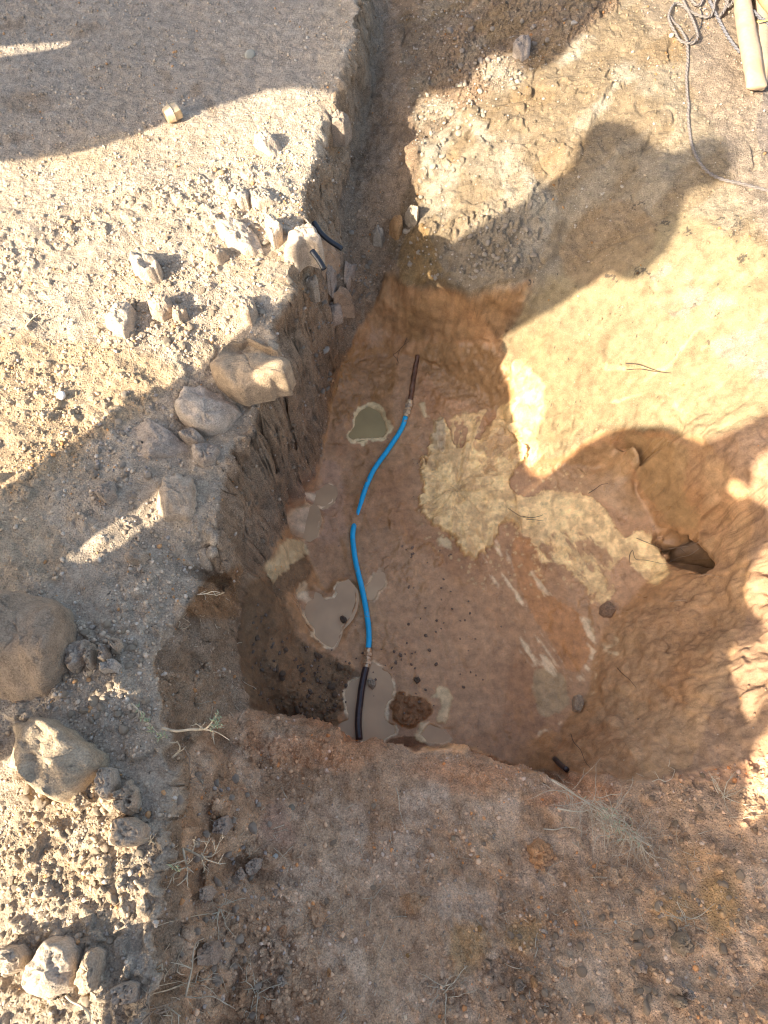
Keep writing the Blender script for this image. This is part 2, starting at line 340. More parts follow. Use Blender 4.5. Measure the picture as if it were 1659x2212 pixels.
# spoil slope: pale chalky streaks and ochre smears
AX = (GX * .8 + GY * .6); AY = (-GX * .6 + GY * .8)
st = fbm(AX * .35, AY, None, 7, 4, 120)
lay(M_SP * sstep(.08, .35, st) * .65, (.36, .315, .25)); lay(M_SP * sstep(.1, .4, fbm(AX * .4, AY, None, 9, 4, 131)) * .7, (.27, .195, .115))
CHALK = [[(890,210),(960,200),(1010,260),(960,330),(1000,380),(960,470),(930,470),(905,330)],[(1055,330),(1090,330),(1140,370),(1170,430),(1200,400),(1215,420),(1180,520),(1130,560),(1120,520),(1090,430)],[(1010,260),(1040,250),(1080,300),(1050,330)],[(1040,150),(1110,110),(1150,160),(1100,190),(1050,190)],
 [(1220,90),(1260,60),(1290,90),(1240,130),(1190,150)],[(1310,150),(1360,130),(1380,180),(1340,200)],[(1250,250),(1300,210),(1330,160),(1345,175),(1300,250),(1270,270),(1240,330),(1215,350)],[(1130,480),(1200,410),(1215,440),(1170,540),(1130,580),(1090,600)],
 [(1400,590),(1450,560),(1490,600),(1560,640),(1659,690),(1720,760),(1720,860),(1659,860),(1560,770),(1480,690),(1420,650)]]
for c in CHALK: lay(M_SP * gmask(c, 12, 16, 9, .28) * (0.35 + .65 * nz(16, 140, -.25, .2)), (.40, .36, .295))
lay(M_RS, (.325, .262, .16), .85, .3, .85)
lay(M_RS * sstep(.0, .4, fbm(AX * .25, AY, None, 12, 4, 150)) * .6, (.28, .215, .13))
lay(M_RS * sstep(.18, .4, fbm(AX * .2, AY, None, 18, 3, 153)) * .6, (.42, .34, .205))
lay(gmask(CHALK[-1], 16, 22, 12, .3) * sstep(-.25, .15, fbm(GX, GY, None, 16, 4, 155)) * .85, (.33, .30, .255), None, .6)
lay(gmask([(1090,735),(1200,700),(1300,760),(1400,800),(1420,860),(1300,900),(1180,980),(1140,880)], 30, 22, 9, .4) * .55, (.30, .225, .125))
lay(gmask([(1240,480),(1330,430),(1440,470),(1400,570),(1250,640),(1180,560)], 30, 20) * .7, (.29, .21, .13))
for (p, w) in [([(1390,820),(1440,790),(1500,720),(1560,700)], 12), ([(1300,790),(1400,800)], 16), ([(1320,870),(1400,850)], 9), ([(1450,870),(1500,900)], 14), ([(1520,760),(1570,720)], 8)]:
    lay(gmask(stroke(p, w, 3), 3, 9, 5, .3) * .8, (.58, .46, .25))
# dark organic specks on the slope
for (sx, sy, rx, ry) in [(1370,440,28,14),(1480,500,26,10),(1440,480,30,10),(1385,585,34,20),(1320,600,20,12),(1440,740,14,8),(1530,740,8,20),(1480,660,14,12),(1590,500,20,30),(1600,560,22,14),(1560,470,30,8),(900,130,14,18),(950,160,12,24),(910,90,10,12)]:
    g = np.exp(-(((GU - sx) / rx) ** 2 + ((GV - sy) / ry) ** 2)); lay(sstep(.62, .75, g * .62 + .55 * fbm(GX, GY, None, 150, 2, 160) + .5 * fbm(GX, GY, None, 50, 3, 161)) * .8, (.06, .055, .05))
# hard dark apron at the top right where the bags lie
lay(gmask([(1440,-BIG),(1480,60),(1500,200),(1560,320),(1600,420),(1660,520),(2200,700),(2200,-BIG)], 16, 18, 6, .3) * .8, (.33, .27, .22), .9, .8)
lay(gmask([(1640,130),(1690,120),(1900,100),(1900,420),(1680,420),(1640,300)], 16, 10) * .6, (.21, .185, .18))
lay(gmask([(1400,-100),(1470,-100),(1480,40),(1440,100),(1380,60)], 20, 16) * .5, (.44, .36, .28))
# trench
lay(M_TR * gmask([(690,-100),(860,-100),(800,300),(760,520),(700,600),(640,640),(600,560),(640,300)], 16, 14) * .75, (.31, .25, .19))
lay(M_TR * nz(6, 170, .0, .4) * .6, (.27, .22, .175)); lay(M_TR * nz(9, 171, .1, .4) * .5, (.16, .115, .08))
lay(M_TR * (1 - M_BK) * gmask([(470,1240),(540,1220),(520,1300),(500,1340),(400,1340),(380,1300)], 10, 10) * .7, (.27, .15, .07))
lay(gmask([(860,560),(900,470),(940,540),(960,590),(900,612),(860,600)], 10, 8) * .75, (.33, .22, .10))
lay(gmask([(940,560),(1000,480),(1120,450),(1200,500),(1150,590),(1000,625)], 10, 9) * .55, (.31, .265, .21))
# back wall and upper floor
lay(M_BW * nz(12, 180, -.05, .3) * .7, (.20, .115, .06)); D0_ = 0
lay(M_FL * nz(4, 181, -.2, .35) * .7, (.275, .145, .075))
lay(M_FL * nz(2.2, 182, -.05, .3) * .6, (.37, .225, .135))
lay(gmask([(720,760),(850,740),(860,860),(760,880),(720,940),(700,900)], 20, 16) * .6, (.28, .155, .07))
lay(gmask([(920,740),(1085,745),(1110,860),(1060,900),(960,860),(900,800)], 16, 12) * .7, (.25, .155, .085))
lay(gmask([(1190,1010),(1330,950),(1380,1050),(1400,1150),(1300,1080),(1180,1060)], 20, 16) * .5, (.29, .195, .115))
lay(gmask([(640,1040),(690,990),(740,1000),(750,1100),(740,1180),(690,1180),(640,1140)], 16, 14) * .6, (.35, .22, .16), .34)
lay(gmask([(760,1100),(900,1180),(1000,1280),(1080,1380),(1120,1500),(1060,1600),(900,1560),(820,1400),(790,1250)], 30, 25) * .5, (.37, .235, .15), .30)
lay(gmask([(1110,1150),(1160,1170),(1180,1280),(1260,1330),(1290,1400),(1250,1450),(1220,1440),(1160,1340),(1110,1230)], 8, 8) * .75, (.38, .19, .085), .34)
lay(gmask([(1150,1440),(1220,1450),(1230,1520),(1170,1560),(1150,1500)], 10, 8) * .55, (.33, .27, .17), .25)
# dark crumbly loam, lower left of the pit
LOAM = [(525,1285),(560,1240),(600,1200),(660,1195),(672,1240),(620,1290),(640,1360),(680,1400),(770,1440),(775,1480),(745,1540),(700,1572),(600,1545),(535,1530),(512,1400)]
lay(gmask(LOAM, 12, 20, 9, .3), (.185, .12, .075), .8, .35)
lay(gmask([(524,1290),(545,1262),(585,1250),(590,1330),(575,1420),(620,1490),(720,1530),(735,1566),(700,1574),(600,1548),(538,1534),(526,1490),(508,1410),(516,1330)], 3, 3, 3, .3), (.125, .082, .052), .8, .35, .8)  # darker layer inside the rim: loam tone plus the rim's shade painted in
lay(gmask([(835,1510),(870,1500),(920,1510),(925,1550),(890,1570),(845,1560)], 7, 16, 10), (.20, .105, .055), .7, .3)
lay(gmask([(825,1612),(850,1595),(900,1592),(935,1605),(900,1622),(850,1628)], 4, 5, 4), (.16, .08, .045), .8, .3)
M_LOAM = gmask(LOAM, 14, 10)
# clay bank, right
lay(M_CL * nz(5, 190, -.05, .35) * .7, (.27, .165, .10)); lay(M_CL * nz(11, 191, .0, .35) * .5, (.37, .24, .145))
lay(gmask([(1200,1560),(1320,1560),(1400,1680),(1230,1690),(1190,1640)], 14, 12) * .5, (.27, .15, .085))
lay(gmask([(1340,930),(1500,960),(1480,1060),(1520,1150),(1440,1130),(1390,1040),(1350,980)], 12, 10) * .7, (.26, .175, .10))
# bank, bottom
lay(M_BK * nz(4, 200, -.1, .3) * .6, (.24, .155, .095)); lay(M_BK * nz(7, 201, .05, .4) * .6, (.36, .27, .19))
lay(M_BK * nz(12, 206, .05, .35) * .4, (.42, .34, .27))
lay(M_BK * nz(26, 204, .15, .4) * .5, (.19, .13, .09))
for (sx, sy, rx, ry, c) in [(1550,1960,60,110,(.31,.20,.09)),(1500,1850,60,40,(.31,.20,.11)),(1010,2050,60,80,(.30,.20,.10)),(1120,2010,60,40,(.3,.2,.1)),(700,1625,170,46,(.36,.20,.11)),(1000,1670,150,46,(.35,.20,.115)),(1250,1710,130,26,(.34,.19,.11)),(560,1600,40,60,(.28,.16,.09)),(1170,1860,26,32,(.35,.19,.10)),(688,1965,22,26,(.31,.20,.12)),(890,1970,36,22,(.31,.20,.12)),(1600,1500,100,200,(.27,.18,.12)),(1450,1960,60,60,(.32,.21,.11)),(600,1780,50,60,(.24,.16,.12))]:
    g = np.exp(-(((GU + WN1 * 30 - sx) / rx) ** 2 + ((GV + WN2 * 30 - sy) / ry) ** 2)); lay(sstep(.3, .85, g) * .75, c)
for (sx, sy, rx, ry) in [(920,1730,60,30),(1000,1950,90,60),(1150,1900,70,50),(870,1850,60,90)]:
    g = np.exp(-(((GU + WN1 * 30 - sx) / rx) ** 2 + ((GV + WN2 * 30 - sy) / ry) ** 2)); lay(sstep(.3, .9, g) * .5, (.37, .30, .24))

lay(np.clip(M_SP, 0, 1), (0, 0, 0), None, None, .0)
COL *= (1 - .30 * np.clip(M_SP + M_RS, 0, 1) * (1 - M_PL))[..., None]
_cv = np.exp(-(((GU + WN1 * 30 - 1478) / 48) ** 2 + ((GV + WN2 * 30 - 1190 - .35 * (GU - 1478)) / 30) ** 2)); lay(sstep(.15, .8, _cv + .2 * FN1) * .75, (.11, .07, .045))  # shade of the cave hollow painted into the soil colour
# yellow slurry
YN = fbm(AX, AY * .5, None, 20, 4, 210)
_rad = np.hypot(GU - 985, GV - 1060); _an = np.arctan2(GV - 1060, GU - 985)
SN = fbm(_an * 7, _rad * .010, None, 1.0, 4, 211)
_r = blur(polymask(YELLOW), 12 * RS)
M_Y = sstep(.33, .56, sample(_r, GU + WN1 * 9 + FN1 * 6, GV + WN2 * 9 + FN2 * 6) + .30 * SN * sstep(20, 120, _rad) + .16 * FN1 + .10 * fbm(GX, GY, None, 110, 2, 219))
thin = gmask(z7([(860,880),(1000,830),(1100,840),(1260,900),(1300,930),(1290,1230),(1180,1150),(930,990),(890,1120),(850,1000)]), 14, 10)
brn = gmask(z7([(380,170),(560,180),(780,60),(790,260),(780,470),(600,560),(470,470),(420,380),(360,250)]), 16, 12)
M_Y *= 1 - thin * sstep(-.18, .22, fbm(GX * .8 + GY * .5, (GX * -.5 + GY * .8) * .35, None, 46, 5, 212, .6)) * .95
M_Y2 = brn * sstep(.0, .18, SN + .25 * fbm(GX, GY, None, 50, 3, 213)) 
M_YC = gmask(YCOL, 8, 9, 6, .25)
MY = np.clip(np.maximum(np.maximum(M_Y * (1 - brn * sstep(.15, -.1, YN) * .8), M_Y2 * .75), M_YC * (.35 + .4 * sstep(-.2, .3, FN1))), 0, 1)
lay(MY, (.86, .645, .345), .5, .06)
lay(MY * nz(20, 216, .0, .3) * .4, (.50, .33, .16))
EXTRA = [stroke(z7([(620,880),(660,1000),(700,1120),(780,1220),(830,1320)]), 16, 5), stroke(z7([(560,940),(600,1060),(630,1130)]), 18, 3),
 stroke(z6([(500,190),(530,280),(590,360),(640,480),(690,570),(760,650),(800,708),(860,700),(895,640),(905,560),(890,490),(850,450)]), 8, 14), stroke(z6([(560,420),(600,560),(640,640),(700,640),(760,680)]), 16, 26), stroke(z6([(925,640),(915,760),(860,800),(790,870),(740,920),(660,960)]), 5, 5), stroke(z6([(990,480),(1000,540),(950,560),(960,600),(1010,600)]), 8, 12),
 stroke(z6([(430,170),(470,270),(490,330)]), 14, 3), stroke(z6([(540,150),(560,230),(620,330)]), 5, 4), stroke(z6([(650,250),(700,340),(740,355)]), 16, 5), z6([(195,800),(235,750),(270,755),(290,790),(275,850),(262,910),(235,905),(240,860),(230,800)]), z6([(130,960),(170,890),(195,920),(190,980),(160,990)]), z7([(310,850),(380,880),(375,930),(310,890)]), [(570,1215),(620,1165),(655,1170),(668,1200),(640,1210),(600,1240),(590,1262),(570,1240)],
 z3([(1320,860),(1422,820),(1422,1250),(1320,1230),(1290,1000)]), z7([(200,120),(240,110),(250,190),(220,190)])]
M_EX = np.zeros_like(MY)
for i, e in enumerate(EXTRA):
    k = .9 if i > 8 else .85
    m = gmask(e, 3, 7, 7, .45) * (sstep(-.25, .3, fbm(GX * .8 + GY * .5, (GX * -.5 + GY * .8) * .2, None, 60, 4, 215)) if i < 9 else 1); M_EX = np.maximum(M_EX, m * (i > 8)); lay(m * k, (.52, .41, .27) if i > 8 else (.60, .48, .35), .4, .06)
lay(MY * sstep(.15, .5, ridge(GX + .012 * WN1, GY + .012 * WN2, None, 16, 4, 217) + .5 * SN) * .5, (.44, .28, .15))
_s1, _s2, _s3 = worley(GX + FN1 * .002, GY + FN2 * .002, .016, 41)
M_SPL = sstep(.24, .18, _s1 - .25 * VALS[(_s3 * 4095).astype(np.int32)]) * (_s3 > .84) * gmask(z7([(200,100),(1250,500),(1300,1000),(700,1320),(200,900)]), 60, 10) * M_FL
lay(M_SPL * .5, (.5, .38, .22))

# ---- displacement
print('displace...')
N3 = lambda sc, o, s, g=.5: fbm(GX, GY, BASE, sc, o, s, g)
_gy, _gx = np.gradient(BASE, CELL); STP = sstep(1.0, 2.4, np.sqrt(_gx ** 2 + _gy ** 2))
_wx = GX + FN1 * .005 + WN1 * .01; _wy = GY + FN2 * .005 + WN2 * .01
f1, f2, idr = worley(_wx, _wy, .045, 5)
KP = sstep(-.25, .35, fbm(GX, GY, None, 3.5, 3, 290)) * .75 + .12
clod9 = chunks(_wx, _wy, .085, 15, KP * .6)
clod5 = chunks(_wx, _wy, .045, 16, KP)
clod2 = chunks(GX + FN1 * .003, GY + FN2 * .003, .021, 6, KP)
clod1 = chunks(GX + FN1 * .0015, GY, .0105, 7, .35 + .3 * KP)
crack = sstep(.12, .0, f2 - f1)
D = np.zeros_like(BASE)
RUB = M_PL * np.clip(gmask([(-200,480),(300,430),(560,330),(700,300),(660,620),(600,860),(480,1300),(400,2700),(-400,2700),(-400,1000)], 60, 30), .12, 1)
low = M_PL * gmask([(-400,1320),(160,1380),(400,1400),(420,2700),(-400,2700)], 40, 30)
D += M_PL * (.010 * N3(6, 4, 300) + .0035 * N3(40, 3, 301))
STR = fbm((GX * .62 + GY * .78) , (GX * .78 - GY * .62) * .28, None, 26, 4, 305)
_pk = sstep(-.1, .3, fbm(GX, GY, None, 6, 3, 308))
D += RUB * (.009 * N3(14, 5, 302) + .011 * clod9 * .8 + .007 * clod5 + (.0045 * clod2 + .002 * clod1) * (.35 + .65 * _pk) + .004 * STR)
D += low * (.010 * clod9 + .006 * clod5 + .004 * clod2 + .002 * clod1 + .008 * N3(9, 5, 304))
D += M_PL * (1 - RUB) * (.0018 * clod1 + .0012 * clod2 + .0022 * N3(60, 3, 306))
D += M_TR * (1 - M_FL) * (.024 * N3(7, 4, 310) + .010 * N3(34, 4, 311, .65) + (1 - STP) * (.010 * clod5 * nz(4, 312, -.2, .3) + .006 * clod2 + .002 * clod1))
D += STP * (1 - M_FL * .5) * (.010 * (1 - .8 * M_CL) * ridge(GX, GY, BASE, 12, 3, 314) + .006 * N3(36, 3, 315, .6) + .022 * N3(9, 3, 316))
clod5 = clod5 * (1 - STP); clod2 = clod2 * (1 - STP); clod1 = clod1 * (1 - STP)
SPm = M_SP * (1 - M_RS * .8)
D += SPm * (.016 * N3(7, 4, 320) + .005 * N3(32, 3, 321) - .010 * sstep(.72, .95, ridge(GX, GY, None, 6, 2, 322)) + .0025 * clod2)
SLAB = gmask([(885,200),(1250,100),(1340,130),(1200,420),(1100,600),(900,600),(870,400)], 20, 20)
D += SLAB * .012 * sstep(.0, .12, fbm(AX, AY, None, 10, 3, 324)) 
D += gmask([(850,480),(1200,420),(1150,590),(900,600)], 20, 15) * (.012 * clod5 + .009 * clod2 + .003 * clod1)
D += M_RS * (.006 * N3(4, 3, 330) + .0018 * N3(40, 3, 331) + .003 * fbm(AX * .3, AY, None, 14, 3, 332) + .0008 * clod1)
D += gmask([(1130,870),(1300,880),(1240,960),(1150,1010),(1120,950)], 14, 10) * (.010 * ridge(GX, GY, BASE, 24, 3, 334))
D += M_BW * (.018 * N3(9, 4, 340) + .006 * ridge(GX, GY, BASE, 25, 3, 341))
D += M_CL * (.024 * N3(6, 4, 350) + .004 * ridge(GX, GY, BASE, 14, 4, 351) + .016 * N3(22, 5, 352, .6) + .006 * clod9 + .006 * clod5 + .005 * clod2 + .002 * clod1)
D += M_BK * (.026 * N3(5, 4, 360) + .015 * N3(20, 5, 361, .6) + .014 * clod5 * nz(5, 362, -.1, .3) + .009 * clod2 * nz(4, 363, -.3, .2) + .004 * clod1)
BKR = M_BK * gmask([(1150,1850),(1700,1500),(1900,2700),(850,2700),(900,2080),(1100,2050)], 60, 50)
D += BKR * (.014 * clod5 + .009 * clod2 + .012 * N3(18, 3, 365))
D += M_BK * gmask([(400,1750),(640,1900),(560,2400),(380,2400)], 40, 30) * (.012 * clod5 + .008 * clod2)
BX = GX * .75 - GY * .66; BY = GX * .66 + GY * .75
D += M_BK * gmask([(560,1560),(840,1630),(1150,1670),(1250,1700),(1200,1800),(1000,1800),(760,1780),(560,1720)], 26, 20) * (.020 * ridge(BX * .35, BY, None, 7, 3, 366))
FLm = M_FL * (1 - M_BW) * (1 - M_CL)
D += FLm * (.005 * N3(6, 3, 370) + .0032 * N3(22, 5, 371, .6) + .003 * clod2 * nz(7, 378, .12, .3) + .004 * clod5 * nz(5, 379, .15, .35))
D += FLm * (.006 * sstep(.1, .7, ridge(GX * .9 + GY * .4, (GY * .9 - GX * .4) * .45, None, 5, 3, 372)) - .004 * sstep(.25, .5, fbm(GX, GY, None, 9, 3, 373)))
ROUGHFL = gmask([(720,740),(860,740),(860,860),(760,870),(730,960),(700,930)], 20, 14) + gmask([(910,745),(1090,745),(1115,900),(1060,980),(960,880),(905,860)], 20, 14) + gmask([(840,1080),(940,1100),(960,1180),(900,1320),(850,1280),(860,1180),(830,1110)], 16, 16) + gmask([(1270,1280),(1340,1290),(1330,1390),(1280,1370)], 10, 8)
D += np.clip(ROUGHFL, 0, 1) * (.009 * sstep(-.1, .5, N3(18, 4, 374)) + .003 * N3(60, 2, 375))
D += M_LOAM * (.014 * N3(10, 4, 376) + .010 * clod5 + .008 * clod2 + .003 * clod1)
D += gmask([(835,1510),(870,1500),(925,1510),(925,1550),(890,1570),(845,1560)], 8, 16, 10) * (.012 + .022 * N3(14, 4, 377) + .012 * clod2)
D += gmask(stroke([(783,1070),(777,1095),(769,1120),(765,1139)], 16, 20), 5, 2, 2, .4) * .006
thick = M_Y * (1 - gmask(z7([(740,560),(1600,560),(1700,1300),(840,1300)]), 20, 10))
D += thick * (.014 + .012 * ridge(GX, GY, BASE, 20, 4, 380) + .006 * N3(45, 4, 381) + .010 * SN)
lay(thick * sstep(.0, -.35, ridge(GX, GY, BASE, 20, 4, 380)) * .5, (.42, .27, .15))
D += 0 + (MY - np.minimum(MY, thick)) * .003
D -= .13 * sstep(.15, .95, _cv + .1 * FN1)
D += M_EX * .004 + M_YC * .007 * ridge(GX, GY, BASE, 26, 3, 382)

# ---- puddles: level ground under each, a shallow basin, a pale crust round it
from collections import OrderedDict
LEVEL = OrderedDict()
Z = BASE + D
FINAL = None
for name, poly in PUDDLES.items():
    wide = gmask(poly, 14, 0, 0, .45); wide2 = sstep(.02, .5, blur(wide, 5))
    pm = gmask(poly, 2.2, 3, 2.5, .3)
    z0 = float((BASE * pm).sum() / pm.sum()) - .004
    LEVEL[name] = z0
    out = Z * (1 - wide2) + (z0 + .0018 + .2 * np.clip(D, -.004, .01)) * wide2
    Z = out * (1 - pm) + (z0 - .004) * pm
    D = np.where(wide2 > .3, 0 * D, D)
    marg = sstep(.02, .6, blur(wide, 6)) * (1 - pm); lay(marg * .35, (.25, .15, .09), .22, .03)
    rim = gmask([(p[0] + (p[0] - sum(a[0] for a in poly) / len(poly)) / max(1, math.hypot(p[0] - sum(a[0] for a in poly) / len(poly), p[1] - sum(a[1] for a in poly) / len(poly))) * 5.5, p[1] + (p[1] - sum(a[1] for a in poly) / len(poly)) / max(1, math.hypot(p[0] - sum(a[0] for a in poly) / len(poly), p[1] - sum(a[1] for a in poly) / len(poly))) * 5.5) for p in poly], 2.2, 6, 6, .4)
    if name in ('round',):
        rim = gmask(z3([(500,720),(560,690),(650,678),(740,700),(800,770),(850,860),(890,960),(800,1035),(740,1085),(620,1070),(570,1150),(520,1105),(430,1100),(385,1060),(395,1000),(455,900),(465,820),(490,740)]), 2.5, 5, 5, .3)
        rim = np.maximum(rim * (1 - pm * .7), 0)
    nm = sstep(-.45, .1, fbm(GX, GY, None, 16, 3, 400))
    k = {'round': .95, 'heart': .9, 'lower': .85, 'left_upper': .8}.get(name, .4)
    lay(rim * k * (1 if name == 'round' else nm), (.60, .49, .32) if name == 'round' else (.68, .57, .44), .5, .03)
    Z += rim * k * (1 - pm) * .0015
DZ = Z - BASE
# displace partly sideways on steep ground so that walls break up too
gyz, gxz = np.gradient(BASE, CELL)
nl = np.sqrt(gxz ** 2 + gyz ** 2 + 1)
steep = sstep(1.2, 3.0, nl)
nxv, nyv, nzv = -gxz / nl, -gyz / nl, 1 / nl
VX = GX + DZ * nxv * steep; VY = GY + DZ * nyv * steep; VZ = BASE + DZ * (nzv * steep + (1 - steep))
lay(M_PL * clod5 * .2, (.43, .37, .30)); lay(M_PL * crack * .15, (.25, .19, .13))
COL *= (1 + .10 * fbm(GX, GY, BASE, 60, 3, 500) + .07 * fbm(GX, GY, BASE, 5, 2, 501))[..., None]
COL *= np.array([1.04, .965, .83]) * (1 + M_PL[..., None] * np.array([.01, .015, .045])) * (1 + M_BK[..., None] * np.array([.58, .50, .46])); COL *= 1 + (M_FL * (1 - MY))[..., None] * np.array([.24, .245, .15]); COL = np.clip(COL, .01, .9)
ROUGH = np.clip(ROUGH + .12 * fbm(GX, GY, None, 25, 3, 510) * (ROUGH < .7), .12, 1)

# ---- what the photograph's pixels fall on
VU, VV = proj(VX, VY, VZ)
DEP = VY * SP - (VZ - CAM_H) * CP
BS = 4.0; BW_, BH_ = int(IW / BS) + 40, int(IH / BS) + 40
ZB = np.full(BW_ * BH_, 99.0)
bi = (VU / BS).astype(int) + 20; bj = (VV / BS).astype(int) + 20
ok = (bi >= 0) & (bi < BW_) & (bj >= 0) & (bj < BH_)
np.minimum.at(ZB, (bj[ok] * BW_ + bi[ok]), DEP[ok])
ZB = ZB.reshape(BH_, BW_)
for _ in range(4):
    p = np.pad(ZB, 1, mode='edge'); mn = np.minimum.reduce([p[2:, 1:-1], p[:-2, 1:-1], p[1:-1, 2:], p[1:-1, :-2]])
    ZB = np.where(ZB > 50, mn, ZB)
def hit(u, v):
    x = min(max(u / BS + 19.5, 0), BW_ - 1.01); y = min(max(v / BS + 19.5, 0), BH_ - 1.01)
    d = float(np.median(ZB[int(y):int(y) + 2, int(x):int(x) + 2]))
    dx, dy, dz = ray(u, v)
    return Vector((dx * d, dy * d, CAM_H + dz * d))
def ground(x, y):
    i = int(round((y - Y0) / CELL)); j = int(round((x - X0) / CELL))
    return float(Z[min(max(i, 0), NY - 1), min(max(j, 0), NX - 1)])
# ---------------------------------------------------------------- object helpers
def tag(o, label=None, cat=None, group=None, kind=None):
    if label: o['label'] = label
    if cat: o['category'] = cat
    if group: o['group'] = group
    if kind: o['kind'] = kind
    return o
def link_mesh(name, verts, faces, mat, parent=None, smooth=True, uv=None):
    me = bpy.data.meshes.new(name); me.from_pydata(verts, [], faces); me.update()
    if smooth: me.polygons.foreach_set('use_smooth', [True] * len(me.polygons))
    if mat: me.materials.append(mat)
    o = bpy.data.objects.new(name, me); C.objects.link(o)
    if parent: o.parent = parent
    return o
def empty(name, loc=(0, 0, 0)):
    o = bpy.data.objects.new(name, None); C.objects.link(o); o.location = loc; return o
def mat_base(name):
    m = bpy.data.materials.new(name); m.use_nodes = True
    nt = m.node_tree; b = nt.nodes['Principled BSDF']; return m, nt, b
def N(nt, t, **kw):
    n = nt.nodes.new(t)
    for k, v in kw.items(): setattr(n, k, v)
    return n
def simple_mat(name, col, rough=.6, metal=0, var=.25, scale=60, bump=.2, dirt=None, dirt_amt=.5, dirt_scale=20, spec=.5, objcol=False):
    m, nt, b = mat_base(name); L = nt.links
    tc = N(nt, 'ShaderNodeTexCoord'); n1 = N(nt, 'ShaderNodeTexNoise'); n1.inputs['Scale'].default_value = scale; n1.inputs['Detail'].default_value = 6
    L.new(tc.outputs['Object'], n1.inputs['Vector'])
    mr = N(nt, 'ShaderNodeMapRange'); mr.inputs[1].default_value = .3; mr.inputs[2].default_value = .7; mr.inputs[3].default_value = 1 - var; mr.inputs[4].default_value = 1 + var
    L.new(n1.outputs[0], mr.inputs[0])
    vm = N(nt, 'ShaderNodeVectorMath', operation='SCALE')
    if objcol:
        oi = N(nt, 'ShaderNodeObjectInfo'); L.new(oi.outputs['Color'], vm.inputs[0])
    else: vm.inputs[0].default_value = col[:3]
    L.new(mr.outputs[0], vm.inputs['Scale'])
    out = vm.outputs[0]
    if dirt:
        n2 = N(nt, 'ShaderNodeTexNoise'); n2.inputs['Scale'].default_value = dirt_scale; n2.inputs['Detail'].default_value = 5; L.new(tc.outputs['Object'], n2.inputs['Vector'])
        r2 = N(nt, 'ShaderNodeMapRange'); r2.inputs[1].default_value = .62 - dirt_amt * .3; r2.inputs[2].default_value = .72 - dirt_amt * .3; L.new(n2.outputs[0], r2.inputs[0])
        mx = N(nt, 'ShaderNodeMix', data_type='RGBA'); mx.inputs['B'].default_value = (*dirt, 1); L.new(r2.outputs[0], mx.inputs['Factor']); L.new(out, mx.inputs['A']); out = mx.outputs['Result']
    L.new(out, b.inputs['Base Color'])
    b.inputs['Roughness'].default_value = rough; b.inputs['Metallic'].default_value = metal; b.inputs['Specular IOR Level'].default_value = spec
    if bump:
        bp = N(nt, 'ShaderNodeBump'); bp.inputs['Strength'].default_value = bump; bp.inputs['Distance'].default_value = .003; L.new(n1.outputs[0], bp.inputs['Height']); L.new(bp.outputs[0], b.inputs['Normal'])
    return m
